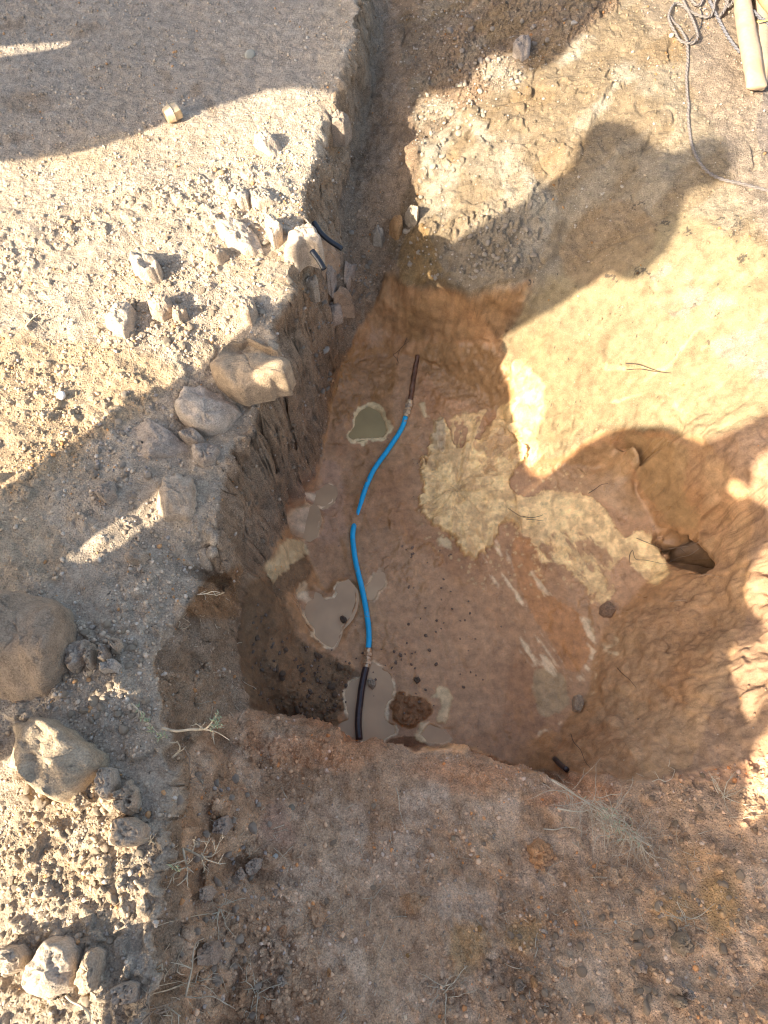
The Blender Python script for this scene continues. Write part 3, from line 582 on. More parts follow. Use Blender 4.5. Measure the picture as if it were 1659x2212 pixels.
def soil_mat(name, objcol=False):
    m, nt, b = mat_base(name); L = nt.links
    tc = N(nt, 'ShaderNodeTexCoord')
    if objcol:
        oi = N(nt, 'ShaderNodeObjectInfo'); base = oi.outputs['Color']
        rv = N(nt, 'ShaderNodeValue'); rv.outputs[0].default_value = .95; rough = rv.outputs[0]
        gv = N(nt, 'ShaderNodeValue'); gv.outputs[0].default_value = .5; grit = gv.outputs[0]
    else:
        at = N(nt, 'ShaderNodeAttribute', attribute_name='soil_colour'); base = at.outputs['Color']
        a2 = N(nt, 'ShaderNodeAttribute', attribute_name='soil_surface'); sx = N(nt, 'ShaderNodeSeparateColor'); L.new(a2.outputs['Color'], sx.inputs[0]); rough = sx.outputs[0]; grit = sx.outputs[1]
    fine = N(nt, 'ShaderNodeTexNoise'); fine.inputs['Scale'].default_value = 230; fine.inputs['Detail'].default_value = 5; fine.inputs['Roughness'].default_value = .7
    L.new(tc.outputs['Object'], fine.inputs['Vector'])
    med = N(nt, 'ShaderNodeTexNoise'); med.inputs['Scale'].default_value = 28; med.inputs['Detail'].default_value = 7; med.inputs['Roughness'].default_value = .65
    L.new(tc.outputs['Object'], med.inputs['Vector'])
    def mr(src, a, bb, c, d):
        r = N(nt, 'ShaderNodeMapRange'); r.inputs[1].default_value = a; r.inputs[2].default_value = bb; r.inputs[3].default_value = c; r.inputs[4].default_value = d
        L.new(src, r.inputs[0]); return r.outputs[0]
    def mth(op, a, bb):
        n = N(nt, 'ShaderNodeMath', operation=op)
        for i, q in enumerate((a, bb)):
            if isinstance(q, (int, float)): n.inputs[i].default_value = q
            else: L.new(q, n.inputs[i])
        return n.outputs[0]
    f = mr(fine.outputs[0], .3, .7, -.5, .5); f = mth('MULTIPLY', f, mth('ADD', mth('MULTIPLY', grit, 1.0), .18))
    g = mr(med.outputs[0], .3, .7, -.30, .30)
    k = mth('ADD', mth('ADD', f, g), 1.0)
    vm = N(nt, 'ShaderNodeVectorMath', operation='SCALE'); L.new(base, vm.inputs[0]); L.new(k, vm.inputs['Scale'])
    # pale grains and dark grains
    vo = N(nt, 'ShaderNodeTexVoronoi'); vo.inputs['Scale'].default_value = 150; L.new(tc.outputs['Object'], vo.inputs['Vector'])
    sp = N(nt, 'ShaderNodeSeparateColor'); L.new(vo.outputs['Color'], sp.inputs[0])
    near = mr(vo.outputs['Distance'], .22, .42, 1, 0)
    pick = mr(sp.outputs[0], .80, .82, 0, 1)
    w = mth('MULTIPLY', mth('MULTIPLY', near, pick), mth('MULTIPLY', grit, .75))
    mx = N(nt, 'ShaderNodeMix', data_type='RGBA'); L.new(w, mx.inputs['Factor']); L.new(vm.outputs[0], mx.inputs['A'])
    vb = N(nt, 'ShaderNodeVectorMath', operation='MULTIPLY_ADD'); L.new(base, vb.inputs[0]); vb.inputs[1].default_value = (1.1, 1.1, 1.1); vb.inputs[2].default_value = (.16, .155, .14); L.new(vb.outputs[0], mx.inputs['B'])
    pick2 = mr(sp.outputs[1], .84, .86, 0, 1); w2 = mth('MULTIPLY', mth('MULTIPLY', near, pick2), mth('MULTIPLY', grit, .6))
    mx2 = N(nt, 'ShaderNodeMix', data_type='RGBA'); L.new(w2, mx2.inputs['Factor']); L.new(mx.outputs['Result'], mx2.inputs['A'])
    vd = N(nt, 'ShaderNodeVectorMath', operation='SCALE'); L.new(base, vd.inputs[0]); vd.inputs['Scale'].default_value = .4; L.new(vd.outputs[0], mx2.inputs['B'])
    L.new(mx2.outputs['Result'], b.inputs['Base Color']); L.new(rough, b.inputs['Roughness'])
    b.inputs['Specular IOR Level'].default_value = .35
    hsum = mth('ADD', mth('MULTIPLY', fine.outputs[0], .6), mth('MULTIPLY', med.outputs[0], 1.2))
    hsum = mth('ADD', hsum, mth('MULTIPLY', near, mth('MULTIPLY', grit, .35)))
    bp = N(nt, 'ShaderNodeBump'); bp.inputs['Distance'].default_value = .009
    L.new(mth('ADD', mth('MULTIPLY', grit, .85), .18), bp.inputs['Strength']); L.new(hsum, bp.inputs['Height']); L.new(bp.outputs[0], b.inputs['Normal'])
    return m
MAT_SOIL = soil_mat('soil'); MAT_ROCK = soil_mat('dusty_clod', True)

# ---------------------------------------------------------------- ground: the fine sheet, carried on to the horizon
print('ground...')
def grid_ground():
    idx = np.arange(NX * NY).reshape(NY, NX)
    quads = np.stack([idx[:-1, :-1], idx[:-1, 1:], idx[1:, 1:], idx[1:, :-1]], -1).reshape(-1, 4)
    co = np.stack([VX, VY, VZ], -1).reshape(-1, 3)
    # skirt
    ring = list(idx[0, :]) + list(idx[1:, -1]) + list(idx[-1, -2::-1]) + list(idx[-2:0:-1, 0])
    ring = ring[::20]
    # the fine border is welded to a coarse ring by long fans
    full = list(idx[0, :]) + list(idx[1:, -1]) + list(idx[-1, -2::-1]) + list(idx[-2:0:-1, 0])
    n = len(full); cx, cy = (X0 + X1) / 2, (Y0 + Y1) / 2
    extra = []; ef = []; last = full
    base_n = len(co)
    for sc, zz in ((1.6, 0.0), (8, 0.0), (90, 0.0)):
        cur = []
        for i in full:
            p = co[i]; extra.append((cx + (p[0] - cx) * sc, cy + (p[1] - cy) * sc, zz)); cur.append(base_n + len(extra) - 1)
        for i in range(n):
            j = (i + 1) % n; ef.append((last[i], cur[i], cur[j], last[j]))
        last = cur
    co = np.concatenate([co, np.array(extra)]); allq = np.concatenate([quads, np.array(ef)])
    me = bpy.data.meshes.new('ground')
    me.vertices.add(len(co)); me.vertices.foreach_set('co', co.astype(np.float32).ravel())
    me.loops.add(len(allq) * 4); me.loops.foreach_set('vertex_index', allq.astype(np.int32).ravel())
    me.polygons.add(len(allq)); me.polygons.foreach_set('loop_start', np.arange(0, len(allq) * 4, 4, dtype=np.int32))
    me.polygons.foreach_set('use_smooth', np.ones(len(allq), bool))
    me.update(calc_edges=True)
    ne = len(co) - NX * NY
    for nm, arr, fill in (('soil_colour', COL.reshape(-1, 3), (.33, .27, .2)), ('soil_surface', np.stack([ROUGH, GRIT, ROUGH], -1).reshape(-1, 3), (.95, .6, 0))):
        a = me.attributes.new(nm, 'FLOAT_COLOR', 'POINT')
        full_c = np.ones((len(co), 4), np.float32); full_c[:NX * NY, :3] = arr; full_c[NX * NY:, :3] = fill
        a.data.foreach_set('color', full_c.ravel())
    me.materials.append(MAT_SOIL)
    o = bpy.data.objects.new('ground', me); C.objects.link(o); tag(o, kind='structure'); return o
GROUND = grid_ground()
# ---------------------------------------------------------------- unseen slab silhouettes beside the pit, shaped to throw the shadow outlines
pn = Vector((math.cos(SUN_AZ), math.sin(SUN_AZ), 0)); pp = Vector((-math.sin(SUN_AZ), math.cos(SUN_AZ), 0))
def solid(name, shapes, D, mat, thick=.16):
    """upright shadow-casting slab across the sun's direction; each shape is an outline followed by its openings, in metres"""
    bm = bmesh.new()
    for loops in shapes:
        edges = []
        for lp in loops:
            r = [bm.verts.new(pn * D + pp * s + Vector((0, 0, z))) for s, z in lp]
            for i in range(len(r)): edges.append(bm.edges.new((r[i], r[(i + 1) % len(r)])))
        bmesh.ops.triangle_fill(bm, use_beauty=True, edges=edges)
    faces = list(bm.faces)
    ext = bmesh.ops.extrude_face_region(bm, geom=faces)
    bmesh.ops.translate(bm, verts=[g for g in ext['geom'] if isinstance(g, bmesh.types.BMVert)], vec=SDIR * -thick)
    bmesh.ops.recalc_face_normals(bm, faces=bm.faces)
    me = bpy.data.meshes.new(name); bm.to_mesh(me); bm.free(); me.materials.append(mat)
    o = bpy.data.objects.new(name, me); C.objects.link(o); return o
def q(l): return [(x / 300 - .884, 2.95 - y / 300) for x, y in l]
MAT_CLOTH = simple_mat('work_cloth', (.06, .08, .12), .9, var=.3, scale=12)
MAT_SLAB = simple_mat('slab_ochre', (.5, .3, .05), .5, var=.15, scale=9)  # ochre coat of the added slab that shades the pit top
#CASTERS#
tag(solid('person', [[[(-0.877, -0.2),(-0.882, -0.195),(-0.882, 1.365),(-0.877, 1.405),(-0.847, 1.413),(-0.827, 1.405),(-0.558, 1.135),(-0.535, 1.105),(-0.514, 1.055),(-0.508, 0.995),(-0.497, 0.993),(-0.487, 0.999),(-0.457, 1.039),(-0.417, 1.066),(-0.388, 1.115),(-0.373, 1.185),(-0.384, 1.245),(-0.392, 1.265),(-0.416, 1.295),(-0.667, 1.548),(-0.674, 1.565),(-0.67, 1.575),(-0.657, 1.586),(-0.637, 1.586),(-0.387, 1.341),(-0.336, 1.285),(-0.317, 1.245),(-0.315, 1.225),(-0.323, 1.185),(-0.344, 1.145),(-0.344, 1.125),(-0.327, 1.116),(-0.277, 1.133),(-0.227, 1.136),(-0.187, 1.13),(-0.182, 1.155),(-0.206, 1.265),(-0.187, 1.277),(-0.137, 1.257),(-0.107, 1.251),(-0.082, 1.265),(-0.064, 1.285),(-0.05, 1.315),(-0.023, 1.415),(-0.023, 1.435),(-0.044, 1.525),(-0.055, 1.545),(-0.332, 1.825),(-0.337, 1.835),(-0.331, 1.855),(-0.317, 1.869),(-0.297, 1.878),(-0.272, 1.865),(-0.027, 1.62),(0.083, 1.479),(0.103, 1.463),(0.128, 1.455),(0.133, 1.416),(0.153, 1.4),(0.173, 1.406),(0.193, 1.425),(0.196, 1.435),(0.183, 1.467),(0.173, 1.473),(0.139, 1.475),(0.158, 1.525),(0.195, 1.575),(0.193, 1.603),(0.175, 1.645),(0.132, 1.715),(-0.142, 1.995),(-0.137, 2.011),(-0.107, 2.039),(-0.067, 2.068),(-0.047, 2.071),(0.251, 1.775),(0.289, 1.665),(0.315, 1.555),(0.353, 1.444),(0.403, 1.406),(0.492, 1.365),(0.533, 1.318),(0.628, 1.185),(0.647, 1.135),(0.67, 1.045),(0.684, 0.925),(0.688, 0.415),(0.683, 0.363),(0.645, 0.405),(0.632, 0.435),(0.624, 0.465),(0.626, 0.515),(0.62, 0.535),(0.563, 0.553),(0.533, 0.571),(0.513, 0.591),(0.473, 0.582),(0.403, 0.592),(0.283, 0.579),(0.233, 0.564),(0.203, 0.571),(0.183, 0.566),(0.123, 0.53),(0.09, 0.455),(0.046, 0.415),(0.003, 0.365),(-0.011, 0.335),(0.015, 0.155),(0.015, 0.105),(0.033, 0.075),(0.125, -0.025),(0.128, -0.195),(0.093, -0.2)], [(0.613, 0.585),(0.527, 0.615),(0.519, 0.625),(0.52, 0.635),(0.533, 0.641),(0.553, 0.641),(0.603, 0.636),(0.633, 0.643),(0.643, 0.637),(0.64, 0.595),(0.633, 0.586)]]], -1.2, MAT_CLOTH, .2), 'unseen slab silhouette of a bending person, shaped to cast the low broad shadow', 'person')  # unseen slab, its outline shaped to throw the low broad shadow
tag(solid('person', [[[(0.943, -0.197),(0.938, -0.195),(0.935, 0.105),(0.921, 0.125),(0.692, 0.355),(0.688, 0.395),(0.688, 0.795),(0.693, 0.839),(0.697, 0.825),(0.713, 0.814),(0.763, 0.817),(0.903, 0.919),(0.973, 0.958),(1.003, 0.966),(1.042, 1.015),(1.063, 1.031),(1.103, 1.044),(1.153, 1.069),(1.183, 1.086),(1.197, 1.105),(1.169, 1.205),(1.091, 1.405),(1.027, 1.655),(1.013, 1.674),(0.973, 1.68),(0.943, 1.698),(0.92, 1.725),(0.918, 1.845),(0.929, 1.885),(0.963, 1.955),(1.019, 2.005),(1.036, 2.045),(1.037, 2.075),(1.031, 2.085),(1.003, 2.103),(0.991, 2.125),(0.997, 2.185),(1.033, 2.232),(1.083, 2.252),(1.103, 2.254),(1.178, 2.225),(1.183, 2.215),(1.179, 2.175),(1.184, 2.145),(1.198, 2.115),(1.213, 2.105),(1.263, 2.101),(1.353, 2.112),(1.403, 2.108),(1.443, 2.095),(1.483, 2.069),(1.499, 2.025),(1.493, 1.985),(1.485, 1.965),(1.452, 1.925),(1.421, 1.845),(1.452, 1.765),(1.449, 1.745),(1.435, 1.715),(1.434, 1.685),(1.456, 1.625),(1.472, 1.545),(1.494, 1.485),(1.529, 1.325),(1.532, 1.285),(1.52, 1.255),(1.503, 1.233),(1.433, 1.212),(1.418, 1.195),(1.402, 1.145),(1.394, 1.025),(1.368, 0.985),(1.349, 0.915),(1.35, 0.875),(1.365, 0.845),(1.365, 0.835),(1.331, 0.785),(1.327, 0.725),(1.289, 0.655),(1.267, 0.565),(1.274, 0.545),(1.291, 0.525),(1.541, 0.275),(1.555, 0.255),(1.558, -0.195),(1.523, -0.2),(1.353, -0.2),(1.328, -0.195),(1.328, 0.185),(1.323, 0.209),(1.071, 0.465),(1.023, 0.524),(0.983, 0.549),(0.953, 0.552),(0.933, 0.545),(0.926, 0.525),(0.931, 0.495),(0.945, 0.465),(1.211, 0.195),(1.225, 0.175),(1.228, -0.195),(1.203, -0.2)], [(0.993, 0.631),(0.967, 0.645),(0.954, 0.665),(0.974, 0.715),(0.977, 0.785),(0.998, 0.815),(1.013, 0.826),(1.038, 0.825),(1.044, 0.805),(1.027, 0.745),(1.016, 0.655),(1.005, 0.635)]]], -1.2, MAT_CLOTH, .16), 'unseen slab silhouette of the standing person, shaped to cast the long shadow', 'person')  # unseen slab, its outline taken from the standing person's shadow
tag(solid('shadow_slab', [[[(2.803, -0.197),(2.798, -0.195),(2.795, 0.545),(2.781, 0.565),(2.533, 0.815),(2.503, 0.869),(2.374, 1.035),(2.347, 1.095),(2.332, 1.165),(2.326, 1.245),(2.301, 1.325),(2.304, 1.365),(2.293, 1.415),(2.293, 1.445),(2.283, 1.481),(2.255, 1.525),(2.225, 1.555),(2.163, 1.599),(2.086, 1.635),(2.129, 1.685),(2.136, 1.715),(2.133, 1.735),(2.123, 1.748),(2.093, 1.761),(2.023, 1.815),(2.009, 1.835),(2.013, 1.862),(2.036, 1.895),(2.053, 1.935),(2.062, 1.975),(2.057, 2.025),(2.043, 2.038),(2.003, 2.044),(1.903, 2.024),(1.852, 2.055),(1.84, 2.075),(1.849, 2.145),(1.867, 2.225),(1.892, 2.295),(1.91, 2.325),(1.917, 2.355),(1.944, 2.405),(1.951, 2.445),(1.969, 2.475),(2.023, 2.533),(2.063, 2.551),(2.093, 2.576),(2.323, 2.805),(2.339, 2.815),(2.353, 2.816),(2.403, 2.797),(2.533, 2.707),(2.556, 2.685),(2.593, 2.676),(2.633, 2.656),(2.666, 2.625),(2.693, 2.615),(2.715, 2.595),(2.753, 2.577),(2.843, 2.518),(2.883, 2.5),(2.941, 2.455),(2.973, 2.439),(3.003, 2.413),(3.182, 2.305),(3.236, 2.245),(3.238, 2.095),(3.245, 2.065),(3.309, 1.965),(3.398, 1.885),(3.563, 1.731),(3.603, 1.7),(3.633, 1.67),(3.636, 1.655),(3.638, -0.195),(3.633, -0.2),(3.413, -0.2),(3.388, -0.195),(3.385, 0.695),(3.371, 0.715),(3.133, 0.955),(3.119, 0.975),(3.109, 1.015),(3.055, 1.095),(2.953, 1.207),(2.943, 1.205),(2.937, 1.195),(2.94, 1.175),(2.983, 1.1),(3.05, 1.005),(3.067, 0.935),(3.101, 0.895),(3.301, 0.695),(3.315, 0.675),(3.318, -0.195),(3.283, -0.2)]]], -1.2, MAT_SLAB, .5), 'unseen slab on the far left bank, shaped to shade the top of the pit', 'shadow_slab')  # added slab, its outline shaped to throw the upper shadow

# ---------------------------------------------------------------- puddles
def water_mat(name, col, rough=.06):
    m, nt, b = mat_base(name); L = nt.links; tc = N(nt, 'ShaderNodeTexCoord')
    n1 = N(nt, 'ShaderNodeTexNoise'); n1.inputs['Scale'].default_value = 7; n1.inputs['Detail'].default_value = 3; L.new(tc.outputs['Object'], n1.inputs['Vector'])
    r = N(nt, 'ShaderNodeMapRange'); r.inputs[1].default_value = .35; r.inputs[2].default_value = .65; r.inputs[3].default_value = .9; r.inputs[4].default_value = 1.12; L.new(n1.outputs[0], r.inputs[0])
    vm = N(nt, 'ShaderNodeVectorMath', operation='SCALE'); vm.inputs[0].default_value = col; L.new(r.outputs[0], vm.inputs['Scale']); L.new(vm.outputs[0], b.inputs['Base Color'])
    b.inputs['Roughness'].default_value = rough; b.inputs['IOR'].default_value = 1.33; b.inputs['Specular IOR Level'].default_value = .35
    n2 = N(nt, 'ShaderNodeTexNoise'); n2.inputs['Scale'].default_value = 30; L.new(tc.outputs['Object'], n2.inputs['Vector'])
    bp = N(nt, 'ShaderNodeBump'); bp.inputs['Strength'].default_value = .03; bp.inputs['Distance'].default_value = .01; L.new(n2.outputs[0], bp.inputs['Height']); L.new(bp.outputs[0], b.inputs['Normal'])
    return m
W1 = water_mat('muddy_water', (.52, .35, .20), .12); W2 = water_mat('ochre_water', (.38, .285, .125), .12)
PLAB = {'round': 'round ochre puddle with a pale crusted rim left of the blue hose', 'heart': 'heart shaped tan puddle left of the blue hose', 'lower': 'muddy puddle around the dark lower end of the water pipe',
 'left_upper': 'small tan puddle at the foot of the left wall, upper of two', 'left_lower': 'small tan puddle at the foot of the left wall, lower of two', 'small': 'narrow tan puddle just right of the blue hose', 'right_end': 'tan puddle against the near rim right of the clods'}
for nm, poly in PUDDLES.items():
    z = LEVEL[nm]; cu = sum(p[0] for p in poly) / len(poly); cv = sum(p[1] for p in poly) / len(poly)
    c0 = unproj(cu, cv, z); vsx = []
    for (u, v) in poly:
        du, dv = u - cu, v - cv; l = math.hypot(du, dv) + 1e-6; k = 1 + 5 / l
        x, y = unproj(cu + du * k, cv + dv * k, z); vsx.append((x - c0[0], y - c0[1], 0))
    bm = bmesh.new(); vv = [bm.verts.new(p) for p in vsx]; es = [bm.edges.new((vv[i], vv[(i + 1) % len(vv)])) for i in range(len(vv))]
    bmesh.ops.triangle_fill(bm, use_beauty=True, edges=es)
    for f in bm.faces:
        if f.normal.z < 0: f.normal_flip()
    me = bpy.data.meshes.new('puddle'); bm.to_mesh(me); bm.free(); me.materials.append(W2 if nm == 'round' else W1)
    o = bpy.data.objects.new('puddle', me); C.objects.link(o); o.location = (c0[0], c0[1], z - .001)
    tag(o, kind='structure'); o['label'] = PLAB[nm]

# ---------------------------------------------------------------- tubes
def catmull(P, n=8):
    out = []
    Q = [P[0] * 2 - P[1]] + list(P) + [P[-1] * 2 - P[-2]]
    for i in range(1, len(Q) - 2):
        a, b, c, d = Q[i - 1], Q[i], Q[i + 1], Q[i + 2]
        for k in range(n):
            t = k / n
            out.append(.5 * ((2 * b) + (c - a) * t + (2 * a - 5 * b + 4 * c - d) * t * t + (3 * b - a - 3 * c + d) * t ** 3))
    out.append(Q[-2]); return out
def tube_geo(P, R, sides=10, flat=1.0, close=True, wob=0., up=Vector((0, 0, 1))):
    V = []; F = []; n = len(P)
    for i, p in enumerate(P):
        d = (P[min(n - 1, i + 1)] - P[max(0, i - 1)]).normalized()
        s = d.cross(up)
        if s.length < 1e-3: s = Vector((1, 0, 0))
        s.normalize(); w = s.cross(d).normalized()
        r = R[i] if isinstance(R, (list, tuple)) else R
        for k in range(sides):
            a = 2 * math.pi * k / sides; rr = r * (1 + wob * mnoise.noise(p * 40 + Vector((k, 0, 0))))
            V.append(p + s * math.cos(a) * rr + w * math.sin(a) * rr * flat)
    for i in range(n - 1):
        for k in range(sides):
            k2 = (k + 1) % sides; F.append((i * sides + k, i * sides + k2, (i + 1) * sides + k2, (i + 1) * sides + k))
    if close: F.append(tuple(range(sides))[::-1]); F.append(tuple((n - 1) * sides + k for k in range(sides)))
    return V, F
def tube(name, P, R, mat, parent=None, sides=10, flat=1.0, wob=0., close=True):
    o0 = P[0].copy() if parent is None else Vector((0, 0, 0))
    V, F = tube_geo(P, R, sides, flat, close, wob)
    o = link_mesh(name, [tuple(v - o0) for v in V], F, mat, parent); o.location = o0; return o
def on(l, lift=0.0, conv=None):
    if conv: l = conv(l)
    return [hit(u, v) + Vector((0, 0, lift)) for u, v in l]
def smooth_z(P, it=3):
    for _ in range(it):
        zs = [p.z for p in P]
        for i in range(1, len(P) - 1): P[i].z = max(zs[i], (zs[i - 1] + zs[i + 1]) / 2 * .5 + zs[i] * .5) if False else (zs[i - 1] + 2 * zs[i] + zs[i + 1]) / 4
    return P
MAT_BLUE = simple_mat('blue_plastic', (.006, .40, .72), .32, var=.10, scale=40, bump=.05, dirt=(.30, .24, .17), dirt_amt=-.02, dirt_scale=30)
MAT_DARKPIPE = simple_mat('dark_pipe_plastic', (.045, .028, .026), .3, var=.4, scale=60, bump=.15, dirt=(.16, .10, .07), dirt_amt=.0, dirt_scale=22)
MAT_RUST = simple_mat('muddy_rusty_pipe', (.13, .06, .03), .5, var=.5, scale=70, bump=.5, dirt=(.22, .13, .08), dirt_amt=.3, dirt_scale=20)
MAT_BRASS = simple_mat('brass', (.60, .44, .28), .38, .7, var=.2, scale=90, bump=.15, dirt=(.33, .23, .15), dirt_amt=.1, dirt_scale=70)
MAT_BRASS2 = simple_mat('dusty_brass', (.58, .44, .27), .5, .45, var=.2, scale=70, bump=.15, dirt=(.42, .34, .25), dirt_amt=.3, dirt_scale=45)
MAT_BLACK = simple_mat('black_plastic', (.018, .02, .024), .35, var=.3, scale=30, bump=.1, dirt=(.1, .1, .1), dirt_amt=-.1, dirt_scale=18)
MAT_ROPE = simple_mat('dusty_rope', (.17, .145, .125), .95, var=.35, scale=220, bump=.8)
MAT_ROPE2 = simple_mat('grey_rope', (.13, .125, .13), .9, var=.5, scale=220, bump=.8)
MAT_CANVAS = simple_mat('tan_canvas', (.37, .275, .18), .85, var=.10, scale=90, bump=.25, dirt=(.38, .26, .15), dirt_amt=.3, dirt_scale=16)
MAT_CANVAS2 = simple_mat('brown_canvas', (.40, .235, .11), .85, var=.16, scale=120, bump=.4, dirt=(.30, .19, .10), dirt_amt=.4, dirt_scale=20)
MAT_STRAP = simple_mat('yellow_webbing', (.62, .55, .13), .7, var=.1, scale=100)
MAT_STRAW = simple_mat('dry_straw', (.50, .41, .28), .8, var=.3, scale=50, bump=.3)
MAT_ROOT = simple_mat('dry_root', (.34, .25, .17), .85, var=.35, scale=60, bump=.4)
MAT_DROOT = simple_mat('dark_root', (.06, .04, .028), .8, var=.4, scale=60, bump=.4)
MAT_LEAF = simple_mat('grey_green_leaf', (.31, .33, .19), .7, var=.25, scale=40, bump=.2)
MAT_WHITE = simple_mat('white_stone', (.74, .72, .68), .6, var=.06, scale=40)

# water pipe
root = empty('water_pipe', hit(795, 1350)); tag(root, 'blue plastic hose joined by brass couplings to dark pipe, running down the muddy pit floor', 'pipe')
rl = root.location
def ploc(P): return [p - rl for p in P]
def blue_part(pts, lifts):
    P = [hit(u, v) for u, v in pts]; P = smooth_z(P, 2)
    P = [p + Vector((0, 0, l)) for p, l in zip(P, lifts)]
    return catmull(P, 8)
up_pts = [(876,903),(871,920),(862,937),(850,956),(836,977),(820,999),(806,1020),(795,1042),(787,1062),(780,1084),(775,1102),(770,1122)]
P1 = blue_part(up_pts, [.010,.009,.008,.008,.008,.008,.008,.006,.000,-.0060,-.0085,-.020])
lo_pts = [(766,1128),(764,1140),(762,1160),(764,1185),(768,1212),(774,1240),(781,1268),(787,1297),(792,1325),(796,1355),(797,1380),(796,1402)]
P2 = blue_part(lo_pts, [-.02,.001,.008,.008,.008,.008,.008,.008,.008,.008,.009,.011])
tube('blue_hose', ploc(P1), .0104, MAT_BLUE, root, 14); tube('blue_hose', ploc(P2), .0106, MAT_BLUE, root, 14)
def lathe_along(A, B, prof, mat, name, parent, sides=16, off=Vector((0, 0, 0))):
    d = (B - A); L = d.length; d.normalize(); P = [A + d * L * t for t, r in prof]; V, F = [], []
    P2_ = []; R2 = []
    for (t, r) in prof: P2_.append(A + d * L * t - off); R2.append(r)
    s = d.cross(Vector((0, 0, 1))).normalized(); w = s.cross(d).normalized()
    for p, r in zip(P2_, R2):
        for k in range(sides):
            a = 2 * math.pi * (k + .5) / sides; V.append(p + s * math.cos(a) * r + w * math.sin(a) * r)
    n = len(P2_)
    for i in range(n - 1):
        for k in range(sides):
            k2 = (k + 1) % sides; F.append((i * sides + k, i * sides + k2, (i + 1) * sides + k2, (i + 1) * sides + k))
    F.append(tuple(range(sides))[::-1]); F.append(tuple((n - 1) * sides + k for k in range(sides)))
    return link_mesh(name, [tuple(v) for v in V], F, mat, parent, smooth=sides > 8)
def coupling(A, B, mat):
    c = lathe_along(A, B, [(0, .0115), (.02, .0125), (.2, .0135), (.22, .012), (.80, .012), (.82, .0135), (.98, .013), (1, .0118)], mat, 'coupling', root, 18, rl)
    for t0, t1, r in ((.22, .42, .0168), (.47, .60, .0155), (.64, .84, .0172)):
        lathe_along(A.lerp(B, t0), A.lerp(B, t1), [(0, r * .9), (.12, r), (.88, r), (1, r * .9)], mat, 'nut', c, 6, rl)
A_, B_ = P2[-1].copy(), hit(791, 1444) + Vector((0, 0, .012)); coupling(A_, B_, MAT_BRASS)
P3 = blue_part([(791,1443),(786,1465),(781,1490),(778,1515),(775,1540),(774,1565),(775,1583)], [.012,.012,.011,.01,.01,.01,.01])
P3 += [P3[-1] + (P3[-1] - P3[-4]) * k + Vector((0, 0, -.001 * k)) for k in (.5, 1, 1.6, 2.4)]
for p in P3: p.z = max(p.z, LEVEL['lower'] + .006)
tube('dark_pipe', ploc(P3), .0125, MAT_DARKPIPE, root, 14)
A_, B_ = hit(886, 868) + Vector((0, 0, .012)), P1[0].copy(); coupling(A_, B_, MAT_BRASS2)
P4 = blue_part([(886,868),(889,848),(892,828),(895,806),(899,786),(903,766)], [.010,.009,.006,.002,-.001,-.004]); tube('dark_pipe', ploc(P4), .0105, MAT_RUST, root, 10, wob=.25)

# black pipe ends in the trench
def zB(l): return [(574 + .1922 * x, 395.4 + .1922 * y) for x, y in l]
for pts, lab, r in (([(470,350),(540,440),(620,560),(720,650),(860,740)], 'black plastic pipe end sticking out of the trench wall, upper of two', .0075), ([(400,600),(450,680),(520,760),(600,870),(658,968)], 'black plastic pipe end sticking out of the trench wall, lower and shorter of two', .0078)):
    zf = -.05 if 'upper' in lab else .04; pts = pts[1:] if 'upper' in lab else pts[2:]; P = [Vector((*unproj(u, v, zf - .012 * i), zf - .012 * i)) for i, (u, v) in enumerate(zB(pts))]
    o = tube('black_pipe', catmull(P, 6), r, MAT_BLACK, None, 10, .8, close=False); tag(o, lab, 'pipe')
    o.modifiers.new('wall', 'SOLIDIFY').thickness = .002

# brass fitting on the plateau
bc = hit(377, 258) + Vector((0, 0, .026)); ax = Vector((.80, .52, .10)).normalized()
o = empty('brass_fitting', bc - Vector((0, 0, .026))); tag(o, 'loose brass compression nut lying at the shadow edge on the dusty bank', 'pipe fitting')
A_, B_ = bc - ax * .029, bc + ax * .026
lathe_along(A_, B_, [(0.01, .0155), (0, .0215), (.06, .0245), (.45, .029), (.47, .0305), (.52, .0305), (.54, .029)], MAT_BRASS2, 'body', o, 24, o.location)
lathe_along(A_, B_, [(.53, .0275), (.56, .0300), (.93, .0300), (1, .0265), (1.0, .016), (.9, .015)], MAT_BRASS2, 'nut', o, 6, o.location)

# ropes and canvas sleeves, top right
def zr(l): return [(1403 + .1542 * x, .1542 * y) for x, y in l]
S1 = [(380,-120),(410,-40),(440,20),(500,150),(570,290),(630,440),(655,560),(600,635),(500,645),(400,600),(345,500),(280,380),(250,270),(290,150),(350,90),(430,115),(520,180),(620,240),(740,275),(830,270),(880,180),(890,90),(930,20),(1000,5),(1060,60),(1020,190),(960,275)]
S2 = [(960,280),(1010,230),(1055,140),(1080,20),(1080,-100)]
S3 = [(1070,165),(1150,80),(1250,15),(1400,-30),(1500,-90)]
S4 = [(500,-100),(540,-20),(590,60),(650,108),(710,80),(738,-20),(740,-120)]
S5 = [(280,250),(330,330),(400,390),(450,470),(500,560),(520,640),(525,720),(530,850),(518,980),(508,1100),(515,1250),(525,1400),(540,1500)]
def twist(P, R, turns=120, sides=8):
    V, F = [], []
    for s in range(2):
        Q = []
        L = 0
        for i, p in enumerate(P):
            if i: L += (p - P[i - 1]).length
            d = (P[min(len(P) - 1, i + 1)] - P[max(0, i - 1)]).normalized(); a = d.cross(Vector((0, 0, 1))).normalized(); b = a.cross(d)
            ph = L / (R * 7) * 2 * math.pi + s * math.pi
            Q.append(p + (a * math.cos(ph) + b * math.sin(ph)) * R * .48)
        v, f = tube_geo(Q, R * .62, 6); k = len(V); V += v; F += [tuple(j + k for j in g) for g in f]
    return V, F
